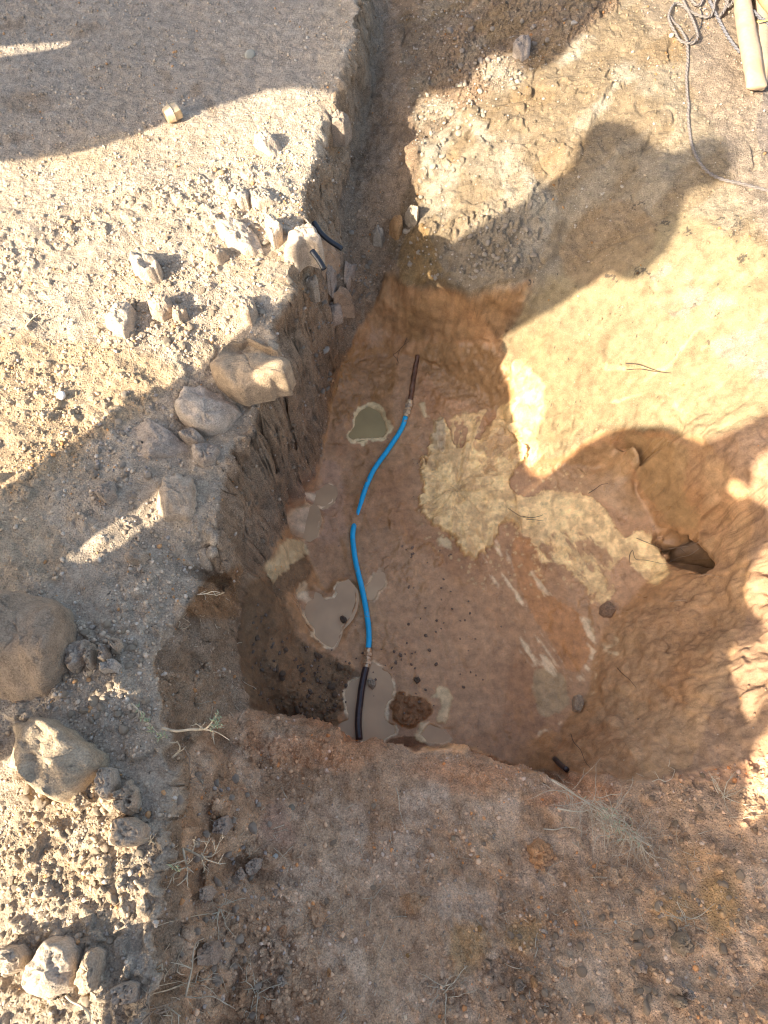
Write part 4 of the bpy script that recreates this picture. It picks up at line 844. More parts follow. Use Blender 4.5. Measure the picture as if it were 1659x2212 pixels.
def rope_obj(name, strands, mat, lab, R, cat='rope'):
    V, F = [], []
    for st, lift in strands:
        P = catmull([hit(u, v) + Vector((0, 0, lift)) for u, v in st], 14); P = smooth_z(P, 4)
        v, f = twist(P, R); k = len(V); V += v; F += [tuple(j + k for j in g) for g in f]
    o0 = V[0].copy(); o = link_mesh(name, [tuple(v - o0) for v in V], F, mat); o.location = o0; return tag(o, lab, cat)
tail = zr(S5) + [(1485,250),(1488,285),(1496,325),(1512,356),(1532,377),(1560,390),(1600,399),(1650,412),(1720,430)]
rope_obj('rope', [(zr(S1), .011), (zr(S2), .016), (zr(S3), .016), (zr(S4), .009), (tail, .004)], MAT_ROPE, 'coiled dusty grey rope with a loose tail trailing down the slope', .0056)
rope_obj('rope', [(zr([(790,-40),(850,80),(880,150),(940,270),(1010,400),(1080,530),(1180,670),(1260,760)]), .007), (zr([(1340,330),(1390,370),(1450,430),(1540,500),(1620,600),(1760,720)]), .05)], MAT_ROPE2, 'straight darker grey rope running under the canvas sleeves', .0062)
P = catmull(on(zr([(690,110),(728,200),(722,350),(680,450),(600,530),(545,605)]), .004), 6); tag(tube('wire', P, .0016, MAT_BLACK, sides=6), 'thin black wire loop beside the coiled rope', 'wire')
def sleeve(path, W, T, mat, lab, lift, end_flat=True):
    cpts = zr(path); base = [hit(u, v) for u, v in cpts]; P = catmull([p + Vector((0, 0, T * .5 + lift)) for p in base], 8); P = smooth_z(P, 6); n = len(P)
    Rw = []
    for i in range(n):
        t = i / (n - 1) * (len(W) - 1); k = min(int(t), len(W) - 2); Rw.append(W[k] + (W[k + 1] - W[k]) * (t - k))
    V, F = [], []; S = 28
    for i, p in enumerate(P):
        d = (P[min(n - 1, i + 1)] - P[max(0, i - 1)]).normalized(); s = d.cross(Vector((0, 0, 1))).normalized(); w = s.cross(d)
        e = 1.0
        rem = (n - 1 - i) / 10.
        tk = T * .5 * (1 if not end_flat else .45 + .55 * min(1, rem / 1.4))
        wr = Rw[i] * (1 + .03 * mnoise.noise(p * 30))
        for k in range(S):
            a = 2 * math.pi * k / S; ca, sa = math.cos(a), math.sin(a)
            rr = 1 + .05 * mnoise.noise(p * 22 + Vector((ca * 1.5, sa * 1.5, 0)))
            V.append(p + s * wr * rr * math.copysign(abs(ca) ** .85, ca) + w * tk * rr * math.copysign(abs(sa) ** .85, sa) + Vector((0, 0, -(T * .5 - tk) * .5)))
    for i in range(n - 1):
        for k in range(S):
            k2 = (k + 1) % S; F.append((i * S + k, i * S + k2, (i + 1) * S + k2, (i + 1) * S + k))
    # folded end
    c1 = len(V)
    dd = (P[-1] - P[-2]).normalized()
    for k in range(S):
        v = V[(n - 1) * S + k]; V.append(P[-1] + (v - P[-1]) * .75 + dd * .007)
    for k in range(S): k2 = (k + 1) % S; F.append(((n - 1) * S + k, (n - 1) * S + k2, c1 + k2, c1 + k))
    F.append(tuple(c1 + k for k in range(S))); F.append(tuple(range(S))[::-1])
    o0 = P[-1].copy(); o = link_mesh('canvas_sleeve', [tuple(v - o0) for v in V], F, mat); o.location = o0; tag(o, lab, 'sleeve', 'canvas sleeves lying at the top right'); return o
def wm(px, u=1600, v=100):
    d = hit(u, v); dep = d.y * SP - (d.z - CAM_H) * CP; return px * .1542 * dep / FPX
sleeve([(1490,-200),(1530,100),(1535,320),(1520,600),(1525,900),(1530,1150),(1515,1290)], [wm(85), wm(88), wm(90), wm(105), wm(95), wm(88), wm(72)], .05, MAT_CANVAS, 'pale tan canvas sleeve lying second from the left, partly under the front one', .0)
sleeve([(1200,-250),(1225,0),(1255,300),(1300,600),(1350,880),(1400,1130),(1450,1330)], [wm(88), wm(95), wm(112), wm(118), wm(120), wm(118), wm(138)], .06, MAT_CANVAS, 'long pale tan canvas sleeve with a flattened end, leftmost and in front of the others', .008)
sleeve([(1300,-200),(1420,-10),(1500,130),(1600,290),(1720,440)], [wm(105), wm(110), wm(120), wm(118), wm(100)], .06, MAT_CANVAS2, 'brown canvas sleeve lying slantwise at the picture corner', .035)
P = catmull([hit(u, v) + Vector((0, 0, .062)) for u, v in zr([(1400,540),(1500,528),(1659,500),(1780,480)])], 6); tag(tube('strap', P, .0042, MAT_STRAP, sides=8, flat=.35), 'yellow webbing strap across the pale second sleeve', 'strap')

# ---------------------------------------------------------------- rocks drawn from their outlines
def zs(ox, oy, k): return lambda l: [(ox + k * x, oy + k * y) for x, y in l]
q1 = zs(0, 0, .5); q3 = zs(0, 555, .5); q5 = zs(0, 1110, .5); q7 = zs(0, 1658, .5); q8 = zs(829, 1658, .5); q6c = z6; qi = lambda l: l
def outline_rock(name, label, pts, h, col, cat='rock', tilt=(0, 0), rough=1.3, bur=.012, group=None, seed=None):
    seed = seed or (int(sum(p[0] for p in pts) * 7) % 997)
    rs = random.Random(seed)
    cu = sum(p[0] for p in pts) / len(pts); cv = sum(p[1] for p in pts) / len(pts)
    c = hit(cu, cv); zc = c.z
    if 'on the rim' in label or 'overhanging the black' in label or 'plateau edge' in label: zc = max(zc, .0)
    n = 56; L = [0]
    pl = list(pts) + [pts[0]]
    for a, b in zip(pl[:-1], pl[1:]): L.append(L[-1] + math.hypot(b[0] - a[0], b[1] - a[1]))
    rim = []
    j = 0
    for i in range(n):
        s = L[-1] * i / n
        while L[j + 1] < s: j += 1
        t = (s - L[j]) / (L[j + 1] - L[j]); rim.append((pl[j][0] + (pl[j + 1][0] - pl[j][0]) * t, pl[j][1] + (pl[j + 1][1] - pl[j][1]) * t))
    C0 = Vector((c.x, c.y, 0)); W = []; WZ = []
    edge = any(abs(hit(u, v).z - zc) > .09 for u, v in rim)
    for u, v in rim:
        q0 = hit(u, v)
        if not edge: W.append(Vector((q0.x, q0.y, 0))); WZ.append(q0.z)
        else: W.append(Vector((*unproj(u, v, zc + h * .45), 0))); WZ.append(zc)
    WZ = [sum(WZ[(i + k) % n] for k in range(-4, 5)) / 9 for i in range(n)]; zm = sum(WZ) / n
    W = [Vector((*unproj(u, v, z + h * .5), 0)) for (u, v), z in zip(rim, WZ)]
    C0 = Vector((*unproj(cu, cv, zc + h * .8), 0)); zc = .5 * zc + .5 * zm
    size = sum((w - C0).length for w in W) / n
    so = Vector((rs.random() * 50, rs.random() * 50, rs.random() * 50))
    h = max(h, min(h * 1.2 + .004, .05)) * (.85 if h > .055 and h < .08 else 1)
    prof = [(1.05, None), (1.03, .0), (1.01, .25), (.985, .55), (.955, .80), (.91, .93), (.84, 1.0)] + [(k / 10, 1.0) for k in (7.5, 6.5, 5.5, 4.5, 3.5, 2.5, 1.5, .7)]
    facets = []
    for _ in range(5):
        an = rs.uniform(0, 6.28); facets.append((math.cos(an), math.sin(an), rs.uniform(.1, .65) * size, rs.uniform(.3, .9)))
    V, F = [], []
    base = Vector((C0.x, C0.y, zc - bur))
    for (r, hh) in prof:
        for i, w in enumerate(W):
            dv = w - C0; jag = 1 + (.07 * mnoise.noise(w * (2.6 / size) + so) + .06 * mnoise.noise(w * (8 / size) + so)) * rough * r ** 4
            x = C0.x + dv.x * r * jag; y = C0.y + dv.y * r * jag
            if hh is None: z = max(min(ground(x, y), WZ[i] + h), WZ[i] - h * .6 - .012) - bur
            else:
                q_ = Vector((x, y, 0))
                z0 = zc + (WZ[i] - zc) * min(r, 1) - bur * .2
                z = z0 + (h + bur * .5) * hh + (tilt[0] * dv.x + tilt[1] * dv.y) * r * hh
                for fx_, fy_, fd_, fs_ in facets: z -= hh * min(h * .7, max(0, (dv.x * r * fx_ + dv.y * r * fy_) - fd_) * fs_)
                z += hh * h * .20 * rough * mnoise.noise(q_ * (1.7 / size) + so) + hh * min(h, .03) * .16 * rough * mnoise.noise(q_ * (5 / size) + so) - hh * min(h, .03) * .22 * max(0, .10 - abs(mnoise.noise(q_ * (2.6 / size) - so))) * 10 * (r < .95) + hh * .003 * rough * mnoise.noise(q_ * 70 + so) + hh * .002 * rough * mnoise.noise(q_ * 170 + so)
            V.append((x - base.x, y - base.y, z - base.z))
    m = len(prof)
    for k in range(m - 1):
        for i in range(n):
            i2 = (i + 1) % n; F.append((k * n + i, k * n + i2, (k + 1) * n + i2, (k + 1) * n + i))
    V.append((0, 0, sum(V[(m - 1) * n + i][2] for i in range(n)) / n)); cc = len(V) - 1
    for i in range(n): F.append(((m - 1) * n + i, (m - 1) * n + (i + 1) % n, cc))
    me = bpy.data.meshes.new(name); me.from_pydata(V, [], F); me.update()
    # orientation
    bm = bmesh.new(); bm.from_mesh(me); bmesh.ops.recalc_face_normals(bm, faces=bm.faces); bm.to_mesh(me); bm.free()
    me.polygons.foreach_set('use_smooth', [True] * len(me.polygons)); me.materials.append(MAT_ROCK)
    o = bpy.data.objects.new(name, me); C.objects.link(o); o.location = base; o.color = (col[0] * 1.16, col[1] * 1.08, col[2] * .98, 1)
    tag(o, label, cat, group); return o
TAN = (.37, .305, .235); GRY = (.33, .28, .23); PAL = (.40, .345, .28); BRN = (.34, .255, .18); ORG = (.40, .22, .10); DUS = (.37, .30, .24)
ROCKS = [
 ('broad brown slab at the plateau edge, right half of the slab pair', q3([(910,450),(960,380),(1050,330),(1130,350),(1180,385),(1230,430),(1250,490),(1240,530),(1170,550),(1090,560),(1060,580),(1000,560),(950,520),(915,480)]), .045, (.335,.26,.18), (0, 0)),
 ('broad grey slab left of the brown slab at the plateau edge', q3([(790,550),(880,545),(950,580),(1040,655),(1010,690),(980,740),(900,760),(840,745),(790,705),(755,650),(760,600)]), .045, (.41,.35,.285), (0, 0)),
 ('blocky rock half in sun above the pit rim, crossed by a shadow edge', q3([(700,930),(760,920),(830,940),(838,1000),(835,1080),(800,1115),(700,1118),(655,1065),(680,1010)]), .055, TAN, (-.1, 0)),
 ('upright five sided sunlit rock left of the crumbled hollow', q3([(460,190),(500,165),(545,180),(575,215),(565,300),(530,325),(480,310),(448,280)]), .06, PAL, (-.1, 0)),
 ('pointed sunlit rock throwing a wide shadow to its right', [(287,555),(305,518),(325,540),(345,570),(346,588),(320,596),(300,590),(284,575)], .07, PAL, (-.2, 0)),
 ('rounded sunlit clod inside the crumbled hollow', q3([(640,210),(700,170),(740,190),(750,230),(700,270),(660,260)]), .03, TAN, (0, 0)),
 ('small clod just right of the rounded clod in the hollow', q3([(760,210),(800,220),(810,255),(775,275),(745,260)]), .025, TAN, (0, 0)),
 ('sunlit clod on the rim above the brown slab', q3([(1030,190),(1090,180),(1115,240),(1090,285),(1040,260)]), .03, TAN, (0, 0)),
 ('low flat plate of crust below the grey slab', q3([(560,740),(640,700),(740,760),(840,830),(830,860),(740,850),(640,870),(560,830)]), .016, GRY, (0, 0)),
 ('small grey chunk touching the lower edge of the grey slab', q3([(760,740),(830,735),(880,780),(860,810),(810,800),(770,770)]), .03, GRY, (0, 0)),
 ('grey chunk between the small chunk and the pit rim', q3([(830,810),(900,800),(950,830),(930,880),(880,900),(835,880)]), .03, GRY, (0, 0)),
 ('square shaded clod left of the blocky rock', q3([(420,970),(490,970),(500,1030),(460,1060),(420,1030)]), .03, GRY, (0, 0)),
 ('flat tilted sunlit rock near the upper plateau edge', q1([(1095,580),(1140,575),(1215,620),(1210,665),(1160,660),(1100,620)]), .03, PAL, (-.1, 0)),
 ('small wedge of pale rock above the rim boulders', q1([(975,810),(1020,815),(1080,850),(1070,880),(1030,880),(980,840)]), .03, PAL, (0, 0)),
 ('tall pale boulder on the rim, left of the pair by the black pipes', q1([(1140,900),(1200,890),(1220,940),(1215,1010),(1180,1040),(1145,980)]), .06, PAL, (0, 0)),
 ('cracked pale boulder overhanging the black pipe ends', q1([(1245,900),(1290,885),(1330,920),(1360,990),(1390,1040),(1375,1065),(1320,1050),(1280,1080),(1230,1070),(1240,1000)]), .07, PAL, (0, 0)),
 ('broad flat sunlit plate below the small wedge', q1([(930,960),(1010,955),(1100,1000),(1140,1080),(1060,1090),(960,1050)]), .02, PAL, (0, 0)),
 ('flat chip of rock left of the broad sunlit plate', q1([(870,1060),(940,1070),(990,1100),(940,1130),(880,1109)]), .03, TAN, (0, 0)),
 ('low pale lump above the tall rim boulder', q1([(1075,835),(1180,795),(1200,860),(1120,900),(1080,880)]), .022, PAL, (0, 0)),
 ('largest boulder, round and brown at the left edge of the photo', q5([(-90,400),(0,330),(60,325),(120,345),(200,340),(250,390),(290,480),(262,600),(222,680),(140,760),(60,800),(-60,810),(-120,600)]), .13, (.28,.22,.16), (.1, 0)),
 ('big angular boulder half in sun below the largest one', [(-40,1600),(60,1538),(118,1560),(160,1590),(215,1625),(210,1655),(160,1700),(132,1732),(90,1715),(40,1660),(-40,1655)], .09, (.35,.285,.205), (.05, -.1)),
 ('broad oval stone right of the largest boulder', q5([(290,600),(340,540),(385,545),(385,600),(350,650),(310,680),(285,650)]), .04, GRY, (0, 0)),
 ('narrow finger shaped stone beside the oval stone', q5([(380,590),(400,558),(413,590),(405,660),(388,672),(375,630)]), .035, TAN, (0, 0)),
 ('rounded stone right of the finger shaped stone', q5([(430,580),(460,568),(475,600),(465,640),(435,637)]), .035, GRY, (0, 0)),
 ('small round stone at the end of the stone row', q5([(480,540),(515,533),(527,570),(505,595),(485,575)]), .03, TAN, (0, 0)),
 ('pale grey speckled stone under the stone row', q5([(432,655),(460,635),(495,628),(516,650),(500,682),(440,682)]), .03, (.40,.37,.33), (0, 0)),
 ('cube like clod in shade above the sunlit streak', q5([(535,185),(560,150),(610,150),(640,180),(615,210),(560,212)]), .03, TAN, (0, 0)),
 ('white sunlit rock at the right of the angular boulder', q7([(420,0),(455,-10),(490,0),(505,60),(480,130),(440,140),(418,90)]), .055, PAL, (0, 0)),
 ('crumbly sunlit clod right of the white rock', q7([(500,100),(560,60),(590,90),(600,150),(585,195),(530,200),(500,160)]), .04, TAN, (0, 0)),
 ('wide half shaded rock on the lower left bank', q7([(470,220),(560,210),(630,250),(640,310),(560,345),(450,335),(412,285)]), .045, TAN, (0, 0)),
 ('pale rock cut off by the left edge near the bottom', q7([(-40,800),(20,775),(75,770),(115,810),(100,870),(30,900),(-40,890)]), .06, PAL, (0, 0)),
 ('large pale rock near the bottom left, centre of three', q7([(200,745),(260,735),(330,800),(330,880),(290,960),(200,1020),(130,990),(88,945),(110,860),(160,800)]), .075, PAL, (0, 0)),
 ('upright narrow pale rock near the bottom, right of three', q7([(350,800),(400,785),(440,800),(440,860),(400,970),(345,980),(325,930)]), .055, TAN, (0, 0)),
 ('square grey rock in shade at the bottom of the left bank', q7([(500,940),(560,922),(600,940),(590,1020),(510,1015)]), .04, GRY, (0, 0)),
 ('pale stone lying alone on the dark bank below the rim', q7([(930,230),(980,205),(998,250),(970,290),(915,282)]), .035, (.29,.24,.2), (0, 0)),
 ('mushroom coloured rock on the lower bank under the twigs', q7([(850,790),(890,755),(935,750),(962,810),(930,855),(862,850)]), .035, (.27,.215,.17), (0, 0)),
 ('small rough stone in the clod heap on the near bank', q7([(1015,450),(1045,435),(1065,460),(1045,485),(1015,475)]), .025, DUS, (0, 0)),
 ('angular stone above the small rough stone', q7([(1060,420),(1100,390),(1130,395),(1125,435),(1085,470),(1062,455)]), .03, DUS, (0, 0)),
 ('dark stone left of the clod heap', q7([(865,520),(905,512),(925,540),(905,575),(870,570)]), .03, DUS, (0, 0)),
 ('pale twin pebble, lower one, in the near bank', q7([(1198,905),(1225,893),(1238,930),(1222,948),(1203,945)]), .02, (.36,.31,.26), (0, 0)),
 ('brown twin pebble, upper one, in the near bank', q7([(1222,870),(1245,852),(1262,875),(1250,905),(1230,905)]), .02, BRN, (0, 0)),
 ('oval orange pebble standing alone on the near bank', q7([(1412,880),(1420,865),(1430,880),(1428,903),(1416,905)]), .014, (.40,.22,.10), (0, 0)),
 ('oval brown stone set in the ochre bank at lower right', q8([(1252,745),(1270,715),(1300,710),(1325,770),(1310,822),(1275,802),(1255,775)]), .03, (.28,.225,.16), (0, 0)),
 ('flat round stone near the lower right, left of two', q8([(1088,850),(1110,830),(1138,855),(1130,888),(1095,885)]), .02, DUS, (0, 0)),
 ('flat round stone near the lower right, right of two', q8([(1140,850),(1178,840),(1185,870),(1150,887)]), .02, BRN, (0, 0)),
 ('dark clod at the top of the stone pile by the bottom edge', q8([(1255,940),(1285,910),(1302,950),(1275,980)]), .03, DUS, (0, 0)),
 ('pale stone at the right of the stone pile by the bottom edge', q8([(1302,955),(1330,960),(1342,985),(1320,1002),(1300,990)]), .025, (.33,.285,.25), (0, 0)),
 ('buff stone at the bottom of the stone pile by the bottom edge', q8([(1258,1000),(1285,985),(1307,1000),(1298,1032),(1265,1037)]), .025, (.36,.29,.21), (0, 0)),
 ('tall orange pebble near the bottom centre', q8([(638,915),(650,902),(663,920),(660,952),(640,952)]), .018, (.40,.25,.13), (0, 0)),
 ('grey rounded stone left of the tall orange pebble', q8([(565,930),(590,918),(607,935),(600,965),(570,965)]), .02, (.29,.24,.19), (0, 0)),
 ('crumbly orange clod in the middle of the near bank', q8([(625,345),(660,305),(700,300),(740,320),(735,380),(700,420),(660,435),(630,400)]), .014, (.46,.26,.13), (0, 0)),
 ('crumbly orange clod left of the bank centre', q8([(65,580),(95,545),(150,545),(190,560),(180,600),(130,632),(90,605)]), .012, (.44,.28,.16), (0, 0)),
 ('flat orange stone on the left of the near bank', q7([(1342,610),(1370,585),(1405,592),(1412,640),(1390,690),(1362,695),(1345,650)]), .008, (.43,.27,.16), (0, 0)),
 ('pale orange lump below the flat orange stone', q7([(1208,690),(1230,682),(1242,705),(1225,735),(1210,722)]), .014, (.36,.22,.13), (0, 0)),
 ('round brown rock lying under the black pipe ends', zB([(580,760),(640,700),(720,680),(830,750),(800,870),(730,920),(660,910),(620,850)]), .04, BRN, (0, 0)),
 ('kite shaped grey stone below the round brown rock', zB([(665,940),(740,925),(790,980),(780,1090),(740,1170),(700,1110),(670,1040)]), .03, (.31,.27,.235), (0, 0)),
 ('wedge shaped rock at the trench mouth', zB([(890,910),(1020,890),(1000,1000),(910,1150),(875,1060)]), .02, DUS, (0, 0)),
 ('rounded orange brown stone high on the trench side', zB([(1390,420),(1450,385),(1520,400),(1545,500),(1480,575),(1390,530)]), .04, (.33,.205,.10), (0, 0)),
 ('pale rough rock left of the orange brown stone', zB([(1180,520),(1260,490),(1335,590),(1300,665),(1210,640)]), .035, (.34,.30,.245), (0, 0)),
 ('pale rock right of the orange brown stone', zB([(1560,340),(1640,305),(1720,340),(1700,420),(1620,430),(1565,390)]), .04, (.36,.31,.24), (0, 0)),
 ('brown three sided rock low in the trench mouth', zB([(765,1270),(830,1220),(900,1180),(970,1250),(985,1380),(850,1370),(760,1320)]), .045, BRN, (0, 0)),
 ('pale lump left of the three sided rock', zB([(430,1110),(510,1075),(580,1070),(592,1180),(540,1205),(450,1165)]), .03, (.31,.27,.22), (0, 0)),
 ('dusky flat stone below the three sided rock', zB([(690,1380),(780,1360),(845,1380),(860,1460),(760,1500),(665,1480)]), .025, DUS, (0, 0)),
 ('grey boulder in the trench beside the upper rim', [(708,262),(722,247),(742,246),(757,262),(744,279),(716,277)], .04, (.26,.22,.18), (0, 0)),
 ('dark wet clod sitting in the heart shaped puddle', z4([(318,770),(345,738),(372,760),(396,785),(382,820),(335,812)]), .016, (.13,.10,.075), (0, 0)),
 ('wet dark stone on the smooth mud right of the coupling', z4([(1110,1430),(1125,1400),(1160,1395),(1187,1440),(1140,1472)]), .012, (.15,.12,.09), (0, 0)),
 ('foam ringed stone standing in the lower puddle', z4([(612,1430),(650,1415),(700,1440),(705,1490),(670,1540),(625,1500)]), .012, (.36,.30,.23), (0, 0)),
 ('dark angular clod at the end of the pale slurry tongue', z6([(935,400),(960,380),(985,390),(1000,420),(985,445),(955,445),(935,430)]), .016, (.24,.16,.105), (0, 0)),
 ('foam crusted lump on the thin stream of slurry', z6([(815,800),(830,780),(855,785),(862,820),(850,855),(820,850)]), .02, (.33,.26,.19), (0, 0)),
 ('shaded grey chunk right of the white crumbling chunk', q6c([(0,0)]) and zs(829,0,.5)([(560,170),(600,155),(635,185),(630,230),(595,250),(560,225)]), .03, (.27,.235,.205), (0, 0)),
]
for lab, pts, h, col, tl in ROCKS: outline_rock('rock' if 'clod' not in lab and 'lump' not in lab else 'soil_clod', lab, pts, h, col, 'rock' if 'clod' not in lab and 'lump' not in lab else 'clod', tl, 3.0 if 'crumbly' in lab else 1.3)
print('rocks', len(ROCKS))

# ---------------------------------------------------------------- free stones: a few base shapes, copied
def rock_mesh(name, seed, sub=3, cuts=9, mat=None, rough=.12):
    rs = random.Random(seed); bm = bmesh.new(); bmesh.ops.create_icosphere(bm, subdivisions=sub, radius=1)
    pl = []
    for _ in range(cuts):
        d = Vector((rs.gauss(0, 1), rs.gauss(0, 1), rs.gauss(0, 1))).normalized(); pl.append((d, .55 + .35 * rs.random()))
    so = Vector((seed * 3.1, seed * 1.7, 0))
    for v in bm.verts:
        for d, k in pl:
            s = v.co.dot(d)
            if s > k: v.co -= d * (s - k) * .9
        v.co *= 1 + rough * mnoise.noise(v.co * 2.5 + so) + rough * .5 * mnoise.noise(v.co * 7 + so)
    for f in bm.faces: f.smooth = True
    me = bpy.data.meshes.new(name); bm.to_mesh(me); bm.free(); me.materials.append(mat or MAT_ROCK); return me
CLODS = [rock_mesh('soil_clod', s, 3, 9, None, .22) for s in range(7)]; PEBS = [rock_mesh('pebble', 50 + s, 3, 3, None, .06) for s in range(4)]
def put(me, name, u, v, r, col, lab, cat, group=None, fl=.7, sink=.25, rs=random):
    p = hit(u, v); o = bpy.data.objects.new(name, me); C.objects.link(o)
    o.scale = (r * rs.uniform(.75, 1.25), r * rs.uniform(.7, 1.1), r * fl * rs.uniform(.8, 1.1)); o.rotation_euler = (rs.uniform(-.4, .4), rs.uniform(-.4, .4), rs.uniform(0, 6.28))
    o.location = p + Vector((0, 0, r * fl * (1 - 2 * sink) * .5)); k = rs.uniform(.88, 1.1); o.color = (col[0] * k, col[1] * k * .955, col[2] * k * .86, 1); tag(o, lab, cat, group); return o
rs = random.Random(3)
def pxr(px, u, v):
    d = hit(u, v); return px * (d.y * SP - (d.z - CAM_H) * CP) / FPX
# bright white egg-shaped stone
me = rock_mesh('pebble', 77, 3, 0, MAT_WHITE, .03); o = put(me, 'pebble', 134, 858, pxr(10, 134, 858), (.8,.8,.8), 'white egg shaped stone alone on the sunlit brown patch', 'pebble', None, 1.5, .12, random.Random(1)); o.rotation_euler = (.5, .7, .3)
for (u, v, px, col, lab) in [(540,121,12,(.42,.41,.37),'smooth grey pebble on the shaded upper bank'),(1450,78,6,(.62,.58,.46),'pale pebble beside the rope loop'),(1329,1992,5,(.6,.57,.52),'white pebble in the middle of the near bank'),
   (935,1833,7,(.44,.28,.17),'orange pebble on the near bank, largest of the pale orange scatter'),(979,1811,6,(.42,.31,.2),'buff pebble right of the largest pale orange pebble'),(1011,1901,6,(.42,.28,.17),'orange pebble below the buff one'),(961,1883,6,(.42,.3,.2),'buff pebble left of centre on the near bank'),(904,1846,6,(.40,.25,.15),'orange pebble at the left end of the pale orange scatter'),
   (1101,1863,7,(.36,.20,.11),'rusty pebble just left of the crumbly orange clod'),(881,2064,6,(.40,.22,.08),'round orange pebble low on the near bank'),(1036,2006,6,(.38,.22,.09),'ochre pebble alone below the bank centre'),(595,1849,5,(.6,.57,.52),'white pebble on the near bank below the twigs'),(327,1512,0,None,None),
   (702,756,9,(.42,.38,.33),'pale grey pebble low on the gravelly trench wall'),(630,1745,7,(.3,.26,.2),'grey pebble beside the bank crest'),(760,503,6,(.36,.33,.29),'pale pebble on the trench floor'),(1118,178,7,(.5,.45,.38),'pale pebble in the shaded spoil'),(1240,51,7,(.40,.37,.35),'grey pebble near the top of the spoil'),(292,790/2+80,6,(.55,.47,.36),'cream pebble in the sunlit rubble'),(479,374,7,(.52,.40,.25),'yellowish pebble below the flat tilted rock')]:
    if px: put(PEBS[rs.randrange(4)], 'pebble', u, v, pxr(px, u, v), col, lab, 'pebble', None, .75, .2, rs)
def pick_in(poly, n, minpx, maxpx, fn):
    us = [p[0] for p in poly]; vv = [p[1] for p in poly]; k = 0; t = 0
    while k < n and t < n * 60:
        t += 1; u = rs.uniform(min(us), max(us)); v = rs.uniform(min(vv), max(vv))
        ins = False
        for i in range(len(poly)):
            x1, y1 = poly[i]; x2, y2 = poly[(i + 1) % len(poly)]
            if (y1 > v) != (y2 > v) and u < (x2 - x1) * (v - y1) / (y2 - y1) + x1: ins = not ins
        if ins: fn(u, v, minpx * (maxpx / minpx) ** (rs.random() ** 1.8)); k += 1
SETS = [
 ([(300,600),(360,560),(440,600),(470,680),(420,760),(320,740),(250,760),(230,700)], 46, 5, 15, TAN, 'small crumbly clod in the sunlit hollow between the pointed rock and the slabs', 'clods in the sunlit hollow'),
 ([(480,420),(640,400),(655,560),(610,680),(540,720),(430,560)], 40, 4, 13, PAL, 'small pale clod on the sunlit rim between the slabs and the black pipes', 'clods on the sunlit rim'),
 ([(0,420),(420,330),(520,520),(250,520),(220,760),(0,700)], 34, 3, 9, TAN, 'small clod scattered on the open sunlit bank', 'clods on the open bank'),
 ([(220,830),(380,860),(400,1000),(440,1150),(400,1260),(330,1130),(220,1150),(180,980)], 44, 4, 13, GRY, 'small grey clod in the shade between the slabs and the largest boulder', 'clods in the shaded middle bank'),
 ([(130,1330),(300,1350),(340,1560),(280,1620),(200,1560),(60,1520),(120,1440)], 64, 4, 16, TAN, 'clod in the rubble between the two big left boulders', 'clods between the big boulders'),
 ([(0,1720),(250,1660),(330,1900),(300,2212),(0,2212)], 80, 4, 17, TAN, 'clod in the sunlit rubble at the lower left', 'clods at the lower left'),
 ([(390,1640),(560,1700),(640,1950),(600,2212),(330,2212),(340,1900)], 60, 4, 15, DUS, 'brown clod on the shaded bank foot right of the lower left rubble', 'clods on the shaded bank foot'),
 ([(640,1700),(1100,1800),(1050,2212),(640,2212)], 40, 3, 9, BRN, 'small brown clod on the near bank below the rim', 'clods on the near bank'),
 ([(1100,2000),(1659,1850),(1659,2212),(1080,2212)], 90, 4, 16, BRN, 'brown clod in the rough ground at the lower right', 'clods at the lower right'),
 ([(1400,1700),(1659,1640),(1659,1850),(1420,1850)], 24, 4, 12, (.30,.205,.13), 'reddish clod under the sunlit right bank', 'clods under the right bank'),
 ([(680,560),(830,500),(820,600),(760,700),(700,860),(640,800),(650,680)], 60, 3, 11, (.30,.25,.2), 'small stone in the gravelly trench mouth', 'stones in the trench mouth'),
 ([(540,940),(650,900),(670,1020),(560,1180),(500,1160)], 26, 3, 9, BRN, 'small stone in the dark left wall of the pit', 'stones in the left wall'),
 ([(550,1300),(640,1380),(760,1450),(730,1560),(600,1540),(535,1480)], 60, 3, 11, (.16,.115,.08), 'dark damp clod on the loam at the foot of the near left rim', 'damp clods on the dark loam'),
 ([(620,1380),(880,1400),(960,1560),(800,1590),(640,1460)], 22, 2.5, 6, (.17,.12,.085), 'little dark crumb on the wet mud by the couplings', 'crumbs on the wet mud'),
 ([(860,1180),(1000,1180),(1060,1500),(900,1480),(850,1300)], 26, 2.5, 6, (.19,.13,.09), 'little brown crumb on the smooth mud in the middle of the pit', 'crumbs on the smooth mud'),
 ([(870,500),(1150,440),(1180,560),(1000,610),(880,590)], 60, 3, 10, (.37,.31,.245), 'small pale stone on the broken face of the spoil bank', 'stones on the spoil face'),
 ([(890,210),(960,200),(1100,110),(1140,170),(1000,300),(960,470),(910,440)], 60, 3, 9, (.45,.39,.31), 'small pale stone in the chalky strip of the spoil', 'stones in the chalky spoil'),
 ([(1140,1840),(1200,1835),(1205,1880),(1150,1885)], 16, 4, 9, (.46,.25,.12), 'orange crumb of the crumbly orange clod in the bank', 'orange crumbs'),
 ([(950,40),(1250,0),(1200,120),(1100,190),(960,180)], 30, 3, 11, (.29,.25,.215), 'stone in the shaded spoil at the top of the picture', 'stones in the shaded spoil'),
]
CAND = []
for si, (poly, n, a, b, col, lab, grp) in enumerate(SETS):
    pick_in(poly, int(n * 1.7), a, b, lambda u, v, px: CAND.append((px, u, v, si)))
CAND.sort(reverse=True)
left = {'soil_clod': 285, 'small_stone': 285}; small = []
